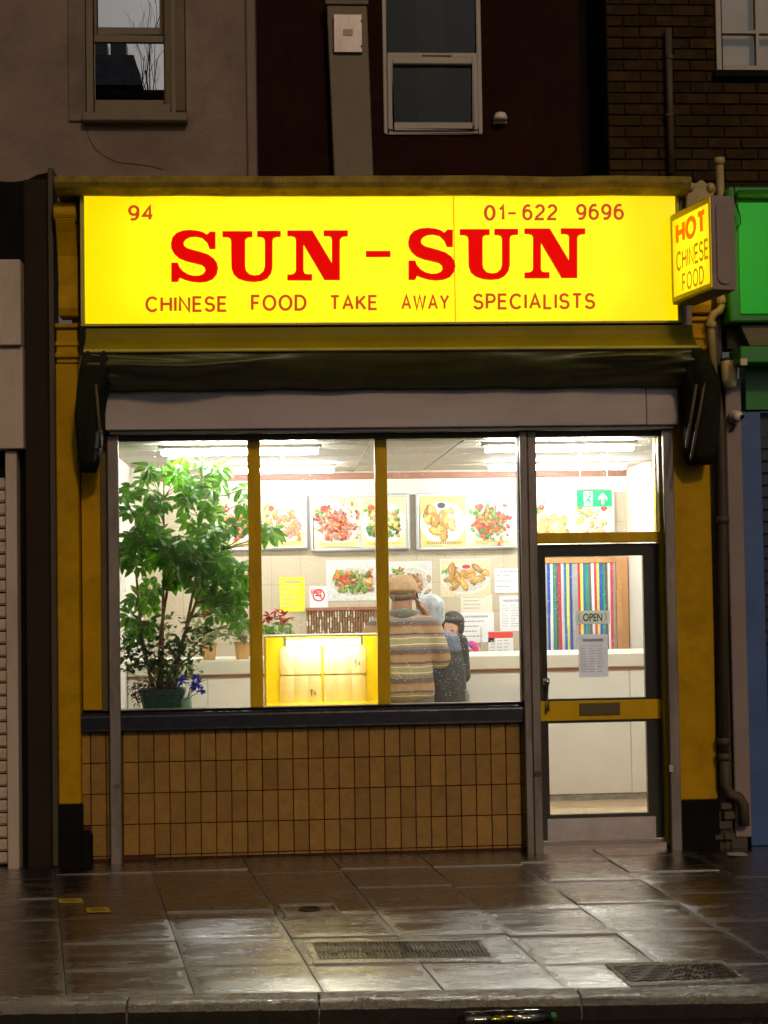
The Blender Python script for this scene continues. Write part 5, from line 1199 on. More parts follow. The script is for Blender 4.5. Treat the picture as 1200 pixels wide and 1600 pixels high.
def notice(name, pxa, pxb, ya, yb, mat, lab, lines, Y=YW, ink='ink_grey', title=True, cols=1, group='paper notices', top=None, seed=0):
    x0, x1, z0, z1 = AX(pxa, (ya + yb) / 2, Y), AX(pxb, (ya + yb) / 2, Y), AZ((pxa + pxb) / 2, yb, Y), AZ((pxa + pxb) / 2, ya, Y)
    ob = bx(name, mat, None, x0, x1, Y, Y + .002, z0, z1); tag(ob, lab, 'notice', group)
    rr = random.Random(seed + int(pxa)); W, Hh = x1 - x0, z1 - z0; m_ = MB(); yk = Y - .0007
    zt = z1 - Hh * .10
    if top: bx('heading', top, ob, x0 + .002, x1 - .002, Y - .0015, Y - .0002, z1 - Hh * .27, z1 - .002); zt = z1 - Hh * .36
    elif title:
        xx = x0 + W * .16
        while xx < x1 - W * .16:
            w_ = W * rr.uniform(.03, .06); m_.box(xx, xx + w_, yk, yk + .0004, zt - Hh * .07, zt); xx += w_ + W * .014
        zt -= Hh * .16
    lh = (zt - z0 - Hh * .08) / max(1, lines)
    for i in range(lines):
        z_ = zt - lh * i
        for c in range(cols):
            xa = x0 + W * (.08 + c * .84 / cols); xe_ = xa + W * .84 / cols * rr.uniform(.45, .9); xx = xa
            while xx < xe_:
                w_ = W * rr.uniform(.03, .09); m_.box(xx, min(xx + w_, xe_), yk, yk + .0004, z_ - lh * .32, z_ - lh * .05); xx += w_ + W * .02
    m_.build('print_line', ink, ob); return ob
notice('notice', 437, 476, 902, 956, 'paper_yellow', 'yellow paper notice on the wall left of the no smoking sign', 9, ink='ink_grey')
ns = notice('no_smoking_sign', 484, 512, 916, 950, 'paper_white', 'no smoking sign with red circle beside the yellow notice', 1, title=False, group='wall signs', ink='ink_red')
nx, nz = AX(498, 930, YW), AZ(498, 930, YW)
m_ = MB(); n = 28
m_.add([(nx + r * math.cos(2 * math.pi * k / n), YW - .001, nz + r * math.sin(2 * math.pi * k / n)) for r in (.055, .042) for k in range(n)], [(k, (k + 1) % n, (k + 1) % n + n, k + n) for k in range(n)])
m_.add([(nx - .036, YW - .001, nz + .028), (nx - .028, YW - .001, nz + .036), (nx + .036, YW - .001, nz - .028), (nx + .028, YW - .001, nz - .036)], [(0, 1, 2, 3)]); m_.build('prohibition_ring', 'ink_red', ns)
m_ = MB(); m_.box(nx - .03, nx + .025, YW - .0008, YW - .0005, nz - .008, nz + .004); m_.build('cigarette', 'ink_black', ns)
notice('notice', 773, 815, 888, 926, 'paper_white', 'white printed notice high beside the door post', 3)
notice('notice', 781, 816, 931, 986, 'paper_white', 'white tall price list notice beside the door post', 9, cols=2)
notice('notice', 720, 769, 929, 957, 'paper_cream', 'cream text plate under the battered balls poster', 4, title=False)
notice('notice', 718, 772, 957, 1004, 'paper_white', 'white notice above the calendar near the counter', 4)
notice('calendar', 763, 802, 987, 1023, 'paper_white', 'wall calendar with red heading above the counter', 4, cols=3, top='ink_red')
bx_ = AX(752, 1000, YW); tag(bx('wall_conduit', 'plate_grey', None, bx_ - .004, bx_ + .004, YW - .012, YW, AZ(752, 1030, YW), AZ(752, 980, YW)), 'thin grey conduit on the back wall above the counter', 'conduit')
# beaded hatch curtain
x0, x1, z1 = AX(478, 970, YW - .03), AX(600, 970, YW - .03), AZ(530, 951, YW - .03)
t = thing('bead_curtain', ((x0 + x1) / 2, YW - .03, 1.0), 'brown beaded curtain over the hatch in the back wall', 'curtain')
bx('rail', 'brown_trim', t, x0, x1, YW - .045, YW, z1 - .015, z1 + .012)
bx('hatch_opening', 'umber_timber', t, x0 + .005, x1 - .005, YW - .006, YW - .001, 1.0, z1 - .016)
m_ = MB(); nb = 30
for i in range(nb):
    xx = x0 + .012 + (x1 - x0 - .024) * i / (nb - 1); z_ = z1 - .02
    while z_ > 1.02: h = rs.uniform(.03, .07); m_.tube([(xx + rs.uniform(-.003, .003), YW - .03, z_), (xx, YW - .03, z_ - h * .9)], .0065, 5, mi=0 if rs.random() < .7 else 1); z_ -= h
tag(m_.build('bead_strand', ['bead_wood', 'paper_cream'], t, weld=False), kind='stuff')
# colourful strip curtain
x0, x1 = AX(848, 950, YW - .05), AX(964, 950, YW - .05); z1, z0 = AZ(910, 880, YW - .05), AZ(910, 1045, YW - .05)
t = thing('strip_curtain', ((x0 + x1) / 2, YW - .05, z0), 'multicoloured plastic strip curtain in the kitchen doorway', 'curtain')
bx('door_frame', 'wood_trim', t, x1 + .002, AX(983, 950, YW - .05), YW - .04, YW, z0, z1 + .05, .004)
bx('door_frame', 'wood_trim', t, x0 - .05, x1 + .001, YW - .04, YW, z1 + .001, z1 + .05, .004)
bx('doorway', 'paper_grey', t, x0 - .05, x1 + .001, YW - .003, YW + .001, z0, z1)
cols_ = {'yel': (.85, .80, .15), 'blu': (.03, .10, .50), 'wht': (.85, .85, .85), 'grn': (.05, .30, .20), 'red': (.65, .06, .09), 'gry': (.42, .42, .42), 'blk': (.16, .14, .14), 'sky': (.04, .22, .55)}
for k, c in cols_.items(): M('strip_' + k, c, .3, var=.12, vscale=20, bump=.02)
seq = ['yel', 'gry', 'blu', 'wht', 'grn', 'blk', 'red', 'wht', 'sky', 'yel', 'blu', 'gry', 'gry', 'red', 'yel', 'sky', 'grn', 'blk', 'wht', 'red', 'yel', 'blu', 'grn', 'blk', 'wht', 'red', 'gry']
wd = (x1 - x0) / len(seq)
for i, k in enumerate(seq):
    a = x0 + i * wd; ph = rs.uniform(0, 6); sw = rs.uniform(-.006, .006)
    m_ = MB(); m_.grid(lambda u, v, a=a, ph=ph, sw=sw: Vector((a + wd * .96 * u + sw * (1 - v), YW - .03 + .006 * math.sin(3 * u + ph) + .004 * math.sin(v * 5 + ph), z0 + (z1 - z0) * v)), 3, 6)
    m_.build('strip', 'strip_' + k, t, smooth=True)
# exit sign hanging behind the fanlight
YE = .9
x0, x1, z0, z1 = AX(901, 778, YE), AX(956, 778, YE), AZ(928, 792, YE), AZ(928, 766, YE)
t = thing('exit_sign', ((x0 + x1) / 2, YE, z0), 'green running man exit sign hanging behind the fanlight', 'sign')
zh_ = AZ(928, 753, YE); bx('housing', 'exit_grey', t, x0 - .003, x1 + .003, YE - .02, YE + .02, z1 + .002, zh_, .004)
bx('blade', 'exit_green', t, x0, x1, YE - .006, YE + .004, z0, z1, .004)
for xx in (x0 + .03, x1 - .03): MB().tube([(xx, YE, zh_ - .002), (xx, YE, CZ + .004)], .003, 6).build('hanger', 'chrome', t)
W, Hh = x1 - x0, z1 - z0
def L(u, v): return (x0 + W * u, z0 + Hh * v)
yk = YE - .0065
def flat(name, mat, polys):
    m_ = MB()
    for pl, dy in polys: m_.prism([L(*p) for p in pl], yk - .0012 - dy, yk - dy)
    return m_.build(name, mat, t, weld=False)
flat('doorway_symbol', 'exit_white', [([(.20, .06), (.44, .06), (.44, .92), (.20, .92)], 0)])
flat('running_figure', 'exit_green', [([(.31, .50), (.36, .72), (.30, .74), (.25, .60), (.22, .62), (.27, .82), (.37, .80), (.42, .62), (.46, .60), (.44, .54), (.39, .58), (.36, .46), (.40, .30), (.38, .10), (.34, .10), (.35, .28), (.30, .36), (.24, .20), (.16, .16), (.15, .22), (.21, .26), (.27, .44)], .0015),
     ([(.365 + .030 * math.cos(k * .7), .86 + .06 * math.sin(k * .7)) for k in range(9)], .0015)])
flat('arrow', 'exit_white', [([(.70, .16), (.77, .16), (.77, .56), (.86, .40), (.86, .56), (.735, .84), (.61, .56), (.61, .40), (.70, .56)], 0)])
# notices on the inside of the door glass
YG = YD + .030
op = bx('open_sign', 'thin_plate', None, AX(899, 963, YG), AX(953, 963, YG), YG, YG + .003, AZ(926, 975, YG), AZ(926, 954, YG)); tag(op, 'grey plate reading OPEN hung inside the door glass', 'sign')
text_px('lettering', 'OPEN', 'ink_black', op, 911, 941, 958.5, 971, YG - .0012, bold=.02)
for x_, c in ((905.5, '('), (946, ')')): text_px('lettering', c, 'ink_grey', op, x_ - 2, x_ + 2, 957, 972, YG - .0012, bold=.0)
notice('door_notice', 904, 950, 991, 1058, 'thin_sheet', 'grey printed hours sheet taped below the OPEN plate', 11, Y=YG, cols=3)
# yellow light box with kraft price leaflets
YC = .14
x0, x1, z0, z1 = AX(413, 1050, YC), AX(597, 1050, YC), zl + .001, AZ(505, 995, YC)
t = thing('display_box', ((x0 + x1) / 2, .3, zl), 'yellow open display box with lit tube and kraft leaflets in the window', 'display box')
m_ = MB(); th_ = .012; yb_ = .36
zin = AZ(505, 1101, YC)
m_.box(x0, x0 + th_, YC, yb_, z0, z1); m_.box(x1 - th_, x1, YC, yb_, z0, z1); m_.box(x0 + th_, x1 - th_, YC, yb_, z0, zin); m_.box(x0 + th_, x1 - th_, yb_ - .01, yb_, zin, z1)
m_.build('casing', 'yellow_plastic', t, weld=False)
bx('top_shelf', 'paper_kraft', t, x0 - .004, x1 + .004, YC - .006, yb_, z1 + .001, z1 + .012, .003)
xa, xb = AX(448, 1005, .22), AX(562, 1005, .22); zt_ = AZ(505, 1004, .22)
MB().tube([(xa, .22, zt_), (xb, .22, zt_)], .016, 12).build('tube', 'tube_display', t, smooth=True)
for x_ in (xa - .012, xb + .012): bx('lamp_holder', 'ceiling_bar', t, x_ - .012, x_ + .012, .20, .24, zt_ - .02, z1)
Yq = yb_ - .013
for col in range(2):
    for row in range(2):
        pxs = (437 + col * 69, 502 + col * 70); pys = (1010, 1053) if row == 0 else (1055, 1099)
        xa, xb, za, zb = AX(pxs[0], 1050, Yq), AX(pxs[1], 1050, Yq), AZ(505, pys[1], Yq), AZ(505, pys[0], Yq)
        m_ = MB(); m_.grid(lambda u, v: Vector((xa + (xb - xa) * u, Yq - .003 - .010 * abs(math.sin(u * 3 * math.pi)) - .003 * math.sin(v * 3 + u), za + (zb - za) * v)), 24, 4)
        lf = m_.build('leaflet', 'paper_kraft', t)
        if (col, row) in ((0, 1), (1, 0)):
            s_ = MB(); bx0_ = xa + (xb - xa) * .72; bz = za + (zb - za) * .28; sc = .038; yk = Yq - .016
            for pl in ([(.0, .9), (.25, 1.0), (.55, 1.0)], [(.1, .55), (.5, .6)], [(.3, 1.2), (.28, .2), (.38, -.1)], [(.75, .65), (.95, .5), (.9, .2), (.7, .15), (.68, .4), (.95, .55), (1.0, .1)], [(.85, .9), (.88, .7)]):
                s_.tube([(bx0_ + a * sc, yk, bz + b * sc) for a, b in pl], .0022, 5)
            s_.build('brush_mark', 'umber_paint', lf)
        for u, v in ((.02, .97), (.98, .97), (.02, .03), (.98, .03)): MB().ball((xa + (xb - xa) * u, Yq - .006, za + (zb - za) * v), .004, 6, 4).build('pin', 'brown_trim', lf)

# ------------------------------------------------------------------ plants in the window
rp = random.Random(21)
def leaflet(mb, base, d, up, L, W, droop=.35, mi=0):
    d = d.normalized(); s = d.cross(up).normalized(); u = s.cross(d).normalized()
    prof = [(0, .06), (.22, .62), (.5, 1.0), (.78, .72), (1.0, .04)]; vs = []
    for t, w in prof:
        c = base + d * (L * t) - u * (droop * L * t * t); hw = W * w * .5
        vs += [c - s * hw + u * hw * .25, c - u * hw * .1, c + s * hw + u * hw * .25]
    fs = []
    for i in range(len(prof) - 1):
        a = i * 3; fs += [(a, a + 1, a + 4, a + 3), (a + 1, a + 2, a + 5, a + 4)]
    mb.add(vs, fs, mi)
# tall umbrella plant
pot = Vector((AX(254, 1100, .36), .36, zl))
t = thing('umbrella_plant', pot, 'tall umbrella plant in a dark green pot filling the left of the window', 'plant')
prof = [(.105, 0), (.112, .05), (.128, .14), (.138, .15), (.138, .185), (.122, .185), (.118, .165)]
m_ = MB()
def sq(r, h):      # squarish pot rings
    n = 24; out = []
    for k in range(n):
        a = 2 * math.pi * k / n; c, s = math.cos(a), math.sin(a); f = 1 / max(abs(c), abs(s)); f = min(f, 1.22); out.append(pot + Vector((r * f * c * 1.12, r * f * s * .85, h)))
    return out
rings = [sq(r * .98, h) for r, h in prof]; n = 24
m_.add([v for r in rings for v in r], [(i * n + k, i * n + (k + 1) % n, (i + 1) * n + (k + 1) % n, (i + 1) * n + k) for i in range(len(rings) - 1) for k in range(n)] + [tuple(range(n))]); m_.build('pot', 'planter_green', t, smooth=False)
m_ = MB(); m_.ball(pot + Vector((0, 0, .165)), (.125, .10, .035), 18, 8); m_.build('soil', 'soil_red', t, smooth=True)
whorl_me = []
for v in range(5):
    m_ = MB(); nl = rp.choice([7, 8, 9])
    for k in range(nl):
        a = 2 * math.pi * k / nl + rp.uniform(-.15, .15); d = Vector((math.cos(a), math.sin(a), rp.uniform(-.25, .12)))
        leaflet(m_, Vector((0, 0, 0)) + d * .012, d, Vector((0, 0, 1)), rp.uniform(.072, .105), rp.uniform(.040, .054), rp.uniform(.25, .6))
    ob = m_.build('leaf', 'leaf', t, origin=(0, 0, 0)); whorl_me.append(ob.data); bpy.data.objects.remove(ob)
stems = [[pot + Vector((dx, dy, .16)), pot + Vector((dx * 1.5 + ex * .3, dy, .55)), pot + Vector((dx + ex * .7, dy + .05, .95)), pot + Vector((ex, dy + .08, zt_))] for dx, dy, ex, zt_ in
         ((-.06, .02, -.16, 1.30), (.0, -.02, .02, 1.62), (.05, .03, .26, 1.45), (.02, .04, .40, 1.1), (-.03, .0, .12, 1.05))]
sm = MB()
for s_ in stems: sm.tube(s_, [.013, .011, .008, .004], 8)
clumps = [((290, 730), 70, 18, 12), ((350, 752), 40, 24, 6), ((226, 785), 34, 40, 9), ((285, 785), 62, 36, 13), ((240, 850), 50, 36, 18), ((325, 850), 50, 34, 17), ((340, 905), 48, 38, 23), ((280, 880), 40, 26, 12), ((355, 955), 28, 30, 9), ((226, 930), 32, 28, 6), ((222, 968), 28, 22, 6), ((412, 822), 20, 22, 5), ((372, 800), 28, 28, 4), ((208, 865), 18, 36, 5)]
pts_st = [s_[0].lerp(s_[1], k / 4) if k < 4 else (s_[1].lerp(s_[2], (k - 4) / 4) if k < 8 else s_[2].lerp(s_[3], (k - 8) / 4)) for s_ in stems for k in range(2, 13)]
for (cx_, cy_), rx_, ry_, cnt in clumps:
    for _ in range(cnt):
        Y = rp.uniform(.16, .62); a, r = rp.uniform(0, 6.28), math.sqrt(rp.random())
        p = at(cx_ + rx_ * r * math.cos(a), cy_ + ry_ * r * math.sin(a), Y)
        p.x = max(p.x, IX0 + .12)
        ob = place('leaf', rp.choice(whorl_me), p, t)
        lean = Vector((rp.uniform(-.8, .8), -.9 + rp.uniform(-.5, .6), rp.uniform(.35, 1.2))).normalized()
        ob.rotation_euler = (lean.to_track_quat('Z', 'Y') @ Matrix.Rotation(rp.uniform(0, 6.28), 3, 'Z').to_quaternion()).to_euler()
        sc_ = rp.uniform(.8, 1.18); ob.scale = (sc_, sc_, sc_)
        q_ = min((s for s in pts_st if s.z < p.z - .02), key=lambda s: (s - p).length, default=pts_st[0])
        if (q_ - p).length < .5: sm.tube([q_, q_.lerp(p, .55) + Vector((0, 0, -.02)), p], [.004, .003, .0022], 5)
sm.build('stem', 'bark', t, smooth=True)
def leaf_cloud(mb, ells, count, L, W, Yr, seed, mi=0, droop=.3):
    rr = random.Random(seed); tot = sum(e[2] * e[3] for e in ells)
    for (cx_, cy_, rx_, ry_) in ells:
        for _ in range(int(count * rx_ * ry_ / tot)):
            a, r = rr.uniform(0, 6.28), math.sqrt(rr.random()); p = at(cx_ + rx_ * r * math.cos(a), cy_ + ry_ * r * math.sin(a), rr.uniform(*Yr))
            d = Vector((rr.gauss(0, 1), rr.gauss(0, 1), rr.gauss(.2, .7))); leaflet(mb, p, d, Vector((rr.gauss(0, .3), rr.gauss(-.5, .3), 1)), L * rr.uniform(.7, 1.3), W * rr.uniform(.7, 1.3), droop, mi)
# small-leaved shrub sharing the pot
b0 = pot + Vector((.09, -.03, .19))
t = thing('jade_shrub', b0, 'small leaved woody shrub spreading over the green pot', 'plant')
sm = MB(); k1 = at(280, 1038, .33); k2 = at(330, 1000, .33); k3 = at(262, 1012, .34); k4 = at(215, 1030, .32); k5 = at(300, 1000, .34)
sm.tube([b0, k1], [.010, .009], 8); sm.tube([k1, at(305, 1022, .33), k2], [.008, .006, .003], 7); sm.tube([k1, k3], [.007, .004], 7); sm.tube([k1, at(245, 1045, .32), k4], [.007, .006, .003], 7); sm.tube([at(305, 1022, .33), k5], [.005, .003], 6)
sm.build('stem', 'bark', t, smooth=True)
m_ = MB(); leaf_cloud(m_, [(228, 1022, 40, 26), (298, 1002, 34, 22), (262, 1030, 40, 28), (205, 1005, 16, 12), (207, 1042, 16, 16)], 420, .050, .028, (.24, .44), 31); m_.build('crown', 'leaf_dark', t)
b0 = pot + Vector((0, -.02, .18))
t = thing('spider_plant', b0, 'pale variegated grassy plant growing in the middle of the green pot', 'plant')
m_ = MB()
for k in range(44):
    a = rp.uniform(0, 6.28); d = Vector((math.cos(a) * .8, math.sin(a) * .6, rp.uniform(.5, 1.6))); leaflet(m_, b0 + Vector((rp.uniform(-.08, .08), rp.uniform(-.04, .04), 0)), d, Vector((0, 0, 1)), rp.uniform(.14, .30), .017, rp.uniform(.3, .9))
leaf_cloud(m_, [(265, 985, 26, 32), (290, 1040, 26, 18), (302, 1045, 18, 20)], 60, .055, .03, (.38, .5), 37)
m_.build('foliage', 'leaf_pale', t)
t = thing('red_trailing_plant', pot + Vector((-.1, -.06, .17)), 'dark red trailing plant hanging over the rim of the green pot', 'plant')
m_ = MB(); leaf_cloud(m_, [(240, 1070, 34, 7), (212, 1078, 12, 14), (218, 1090, 12, 10)], 260, .026, .010, (.20, .40), 41, droop=.6); m_.build('foliage', 'soil_red', t)
# blue flowers in a teal vase
vb = Vector((AX(291, 1108, .30), .30, zl))
t = thing('flower_vase', vb, 'teal vase of bright blue flowers beside the green pot', 'vase')
m_ = MB(); m_.lathe([(.034, 0), (.040, .06), (.040, .11), (.036, .12), (.033, .11)], vb, 20); m_.build('vase', 'vase_teal', t, smooth=True)
m_ = MB(); sm = MB()
for cx_, cy_, R in ((283, 1064, 13), (310, 1068, 12), (302, 1072, 9), (315, 1078, 8), (304, 1058, 5)):
    c = at(cx_, cy_, .27); sm.tube([vb + Vector((0, 0, .11)), c], .0025, 5)
    for k in range(26): d = Vector((rp.gauss(0, 1), rp.gauss(-.4, .8), rp.gauss(0, 1))); leaflet(m_, c, d, Vector((0, .3, 1)), R / 215 * rp.uniform(.7, 1.15), .018, .2)
m_.build('flower', 'petal_blue', t); 
for k in range(8): d = Vector((rp.gauss(.2, .7), rp.gauss(-.2, .4), rp.uniform(.3, 1.2))); leaflet(sm, vb + Vector((0, 0, .11)), d, Vector((0, 0, 1)), rp.uniform(.08, .16), .010, .5)
sm.build('stalk', 'leaf_pale', t)
# orange blossom spray on the plant
t = thing('orange_blossom', at(323, 957, .15), 'small cluster of orange blossom among the umbrella plant leaves', 'flower')
m_ = MB()
for cx_, cy_ in ((326, 953), (319, 962), (322, 958)):
    c = at(cx_, cy_, .14)
    for k in range(7): d = Vector((rp.gauss(0, 1), rp.gauss(-.4, .6), rp.gauss(0, 1))); leaflet(m_, c, d, Vector((0, .3, 1)), .022, .014, .2)
m_.build('petal', 'petal_orange', t)
# pots on the counter
def potted(px, py, name, lab, cat, clouds, mats, rad, hgt, seed, L=.06, W=.028, count=120, potmat='terracotta', flower=None):
    Y = CY + .13; b = Vector((AX(px, py, Y), Y, zc1 + .001)); t = thing(name, b, lab, cat)
    m_ = MB(); m_.lathe([(rad * .8, 0), (rad, hgt * .85), (rad * 1.06, hgt * .86), (rad * 1.06, hgt), (rad * .92, hgt), (rad * .9, hgt * .9)], b, 22); m_.build('pot', potmat, t, smooth=False)
    m_ = MB(); leaf_cloud(m_, clouds, count, L, W, (Y - .1, Y + .08), seed)
    for k in range(7): m_.tube([b + Vector((rp.uniform(-.02, .02), 0, hgt * .9)), b + Vector((rp.uniform(-.08, .08), rp.uniform(-.05, .05), hgt + rp.uniform(.08, .2)))], .003, 5)
    m_.build('foliage', mats, t)
    if flower:
        f_ = MB()
        for cx_, cy_ in flower[1]:
            c = at(cx_, cy_, Y - .11)
            for k in range(8): d = Vector((rp.gauss(0, 1), rp.gauss(-.5, .5), rp.gauss(.2, .6))); leaflet(f_, c, d, Vector((0, .2, 1)), flower[2], flower[2] * .55, .3)
        f_.build('flower', flower[0], t)
potted(327, 1033, 'potted_plant', 'light tan pot with pale leafy plant on the counter behind the shrub', 'plant', [(330, 975, 26, 30), (318, 990, 22, 14)], 'leaf_pale', .058, .13, 51)
potted(379, 1033, 'potted_plant', 'light tan pot with pink flowered plant on the counter beside the mullion', 'plant', [(372, 965, 26, 42), (358, 985, 22, 16), (380, 990, 18, 12)], 'leaf_pale', .062, .13, 52, count=150, flower=('petal_pink', ((368, 985), (376, 989), (372, 992)), .03))
potted(432, 1026, 'poinsettia', 'red poinsettia on the counter above the yellow display box', 'plant', [(432, 985, 24, 16)], 'leaf', .055, .10, 53, L=.07, W=.035, count=60, flower=('petal_red', ((420, 962), (432, 956), (444, 962), (428, 966), (438, 968), (415, 968), (450, 966)), .055))

# ------------------------------------------------------------------ people
def convex(mb_pts):
    bm = bmesh.new()
    for p in mb_pts: bm.verts.new(p)
    r = bmesh.ops.convex_hull(bm, input=bm.verts)
    bmesh.ops.delete(bm, geom=[g for g in r['geom_interior'] if isinstance(g, bmesh.types.BMVert)], context='VERTS')
    me = bpy.data.meshes.new('hull'); bm.to_mesh(me); bm.free(); return me
def ballpts(c, r, nu=12, nv=8):
    r = (r, r, r) if not isinstance(r, (tuple, list)) else r; c = Vector(c)
    return [c + Vector((r[0] * math.sin(math.pi * i / nv) * math.cos(2 * math.pi * k / nu), r[1] * math.sin(math.pi * i / nv) * math.sin(2 * math.pi * k / nu), r[2] * math.cos(math.pi * i / nv))) for i in range(nv + 1) for k in range(nu)]
def organic(name, shapes, mat, parent=None, origin=(0, 0, 0), voxel=.011, smooth=6):
    """shapes: chains [(centre, radius), ...]; neighbours are hulled, everything is fused into one surface"""
    bm = bmesh.new()
    for ch in shapes:
        if len(ch) == 1: ch = [ch[0], ch[0]]
        for (a, ra), (b, rb) in zip(ch, ch[1:]):
            h = convex(ballpts(a, ra) + ballpts(b, rb)); bm.from_mesh(h); bpy.data.meshes.remove(h)
    me = bpy.data.meshes.new(name + '_raw'); bm.to_mesh(me); bm.free()
    ob = bpy.data.objects.new(name + '_raw', me); COL.objects.link(ob)
    m1 = ob.modifiers.new('fuse', 'REMESH'); m1.mode = 'VOXEL'; m1.voxel_size = voxel
    m2 = ob.modifiers.new('soften', 'SMOOTH'); m2.iterations = smooth; m2.factor = .5
    dg = bpy.context.evaluated_depsgraph_get(); dg.update(); out = bpy.data.meshes.new_from_object(ob.evaluated_get(dg))
    bpy.data.objects.remove(ob); bpy.data.meshes.remove(me); out.name = name; out.materials.clear(); out.materials.append(MATS[mat]); out.shade_smooth()
    return place(name, out, Vector(origin), parent)
def hand(shapes, wrist, d, palm, thumb_side, curl):
    """palm and five bent fingers; d: finger direction, palm: the way the palm faces, thumb_side: towards the thumb"""
    d, palm, ts_ = Vector(d).normalized(), Vector(palm).normalized(), Vector(thumb_side).normalized(); w = Vector(wrist); k = w + d * .085
    shapes.append([(w, (.026, .026, .026)), (k, (.034, .034, .030))]); shapes.append([(w + ts_ * .018, .018), (k + ts_ * .028, .014)]); shapes.append([(w - ts_ * .018, .018), (k - ts_ * .028, .014)])
    for i, L in enumerate((.072, .080, .074, .058)):
        b = k + ts_ * (.030 - .020 * i); c1 = b + d * L * .5 + palm * L * .10 * curl; c2 = c1 + (d * (1 - .55 * curl) + palm * curl * .8).normalized() * L * .34; c3 = c2 + (d * (1 - .9 * curl) + palm * curl * 1.2).normalized() * L * .28
        shapes.append([(b, .0098), (c1, .0092), (c2, .0085), (c3, .0075)])
    b = w + d * .025 + ts_ * .028; c1 = b + (d * .6 + ts_ * .7).normalized() * .038; c2 = c1 + (d * .9 + palm * .4 * curl + ts_ * .1).normalized() * .030
    shapes.append([(b, .013), (c1, .011), (c2, .009)])
def head(shapes, c, fwd, s=1.0):
    c, f = Vector(c), Vector(fwd).normalized(); side = f.cross(Vector((0, 0, 1))).normalized(); up = Vector((0, 0, 1))
    shapes.append([(c + f * -.012 * s + up * .02 * s, .088 * s)]); shapes.append([(c + f * .012 * s + up * .012 * s, .082 * s), (c + f * .040 * s - up * .075 * s, .045 * s)])
    shapes.append([(c + f * .085 * s - up * .0 * s, .012 * s), (c + f * .108 * s - up * .032 * s, .013 * s)])                # nose
    shapes.append([(c + f * .086 * s - up * .066 * s - side * .016 * s, .009 * s), (c + f * .086 * s - up * .066 * s + side * .016 * s, .009 * s)])   # lips
    for q_ in (-1, 1): shapes.append([(c + side * .086 * q_ * s + up * .015 * s, .013 * s), (c + side * .090 * q_ * s - up * .022 * s, .010 * s)])          # ears
def eyes(parent, c, fwd, s=1.0):
    c, f = Vector(c), Vector(fwd).normalized(); side = f.cross(Vector((0, 0, 1))).normalized()
    for q_ in (-1, 1): MB().ball(c + f * .084 * s + side * .032 * q_ * s - Vector((0, 0, .004)), (.013 * s, .010 * s, .005 * s), 10, 7).build('eye', 'ink_black', parent, smooth=True)
def P3(px, py, Y): return at(px, py, Y)
# man in the striped shirt, seen from behind, phone at his right ear
mo = Vector((AX(631, 1000, 1.15), 1.15, FZ)); f_ = Vector((.25, 1, 0)).normalized()
def W3(x, y, z): return mo + Vector((x, y, z))
hc = W3(-.010, .03, 1.640); sh = []
head(sh, hc, (.35, 1, -.05), 1.14)
sh.append([(hc + Vector((0, -.025, -.05)), .074), (W3(-.015, -.01, 1.45), .084)])
sh.append([(W3(-.02, 0, 1.40), (.20, .11, .08)), (W3(0, .01, 1.20), (.20, .13, .1)), (W3(0, .02, .98), (.19, .14, .1)), (W3(0, .02, .88), (.18, .13, .09))])
RS, RE, RW = W3(.19, .0, 1.38), W3(.265, .02, 1.15), W3(.175, .03, 1.455)
sh.append([(RS, .065), (RE, .048), (RW, .030)])
hand(sh, W3(.170, .03, 1.475), (-.50, .0, .86), (-.7, .5, -.3), (-.1, -.9, .1), .5)
LS, LE, LW = W3(-.20, .0, 1.37), W3(-.31, .06, 1.15), W3(-.20, .26, 1.06)
sh.append([(LS, .065), (LE, .048), (LW, .030)]); hand(sh, LW + Vector((.005, .015, -.002)), (.3, .9, -.1), (.2, .1, -.9), (.9, -.2, 0), .4)
for q_ in (-1, 1):
    sh.append([(W3(.095 * q_, .02, .88), .10), (W3(.105 * q_, .03, .50), .062), (W3(.105 * q_, .0, .10), .042)]); sh.append([(W3(.105 * q_, -.03, .05), .045), (W3(.115 * q_, .17, .03), .035)])
man = organic('person', sh, 'skin_tan', None, (0, 0, 0), .011); tag(man, 'man in tan cap and striped polo shirt holding a phone to his ear', 'person')
sh = [[(W3(-.02, -.005, 1.415), (.20, .115, .075)), (W3(.0, .0, 1.25), (.215, .145, .1)), (W3(.005, .01, 1.08), (.205, .16, .1)), (W3(.01, .01, .90), (.215, .165, .05))]]
sh.append([(W3(-.02, -.01, 1.40), .10), (RS, .085), (RS.lerp(RE, .55), .088), (RS.lerp(RE, .95), .084)]); sh.append([(W3(-.02, -.01, 1.40), .10), (LS, .085), (LS.lerp(LE, .55), .088), (LS.lerp(LE, .95), .080)])
organic('shirt', sh, 'striped_cotton', man, (0, 0, 0), .012, 8)
organic('collar', [[(W3(-.110, -.010, 1.475), (.028, .03, .034)), (W3(-.015, -.085, 1.490), (.055, .024, .040)), (W3(.080, -.010, 1.475), (.028, .03, .034)), (W3(-.01, .06, 1.46), (.03, .03, .02)), (W3(-.110, -.010, 1.475), (.028, .03, .034))]], 'trouser', man, (0, 0, 0), .008, 4)
organic('cap', [[(hc + Vector((-.004, -.012, .045)), (.122, .128, .084)), (hc + Vector((-.004, -.034, .018)), (.116, .115, .026))], [(hc + Vector((.02, .09, .03)), (.07, .05, .010)), (hc + Vector((.045, .16, .005)), (.055, .03, .008))]], 'cap_tan', man, (0, 0, 0), .007, 4)
organic('hair', [[(hc + Vector((-.006, -.058, -.030)), (.088, .062, .040))]], 'hair_grey', man, (0, 0, 0), .008, 2)
organic('trousers', [[(W3(.095 * q_, .02, .90), .125), (W3(.105 * q_, .03, .50), .085), (W3(.105 * q_, .0, .09), .072)] for q_ in (-1, 1)], 'trouser', man, (0, 0, 0), .013, 6)
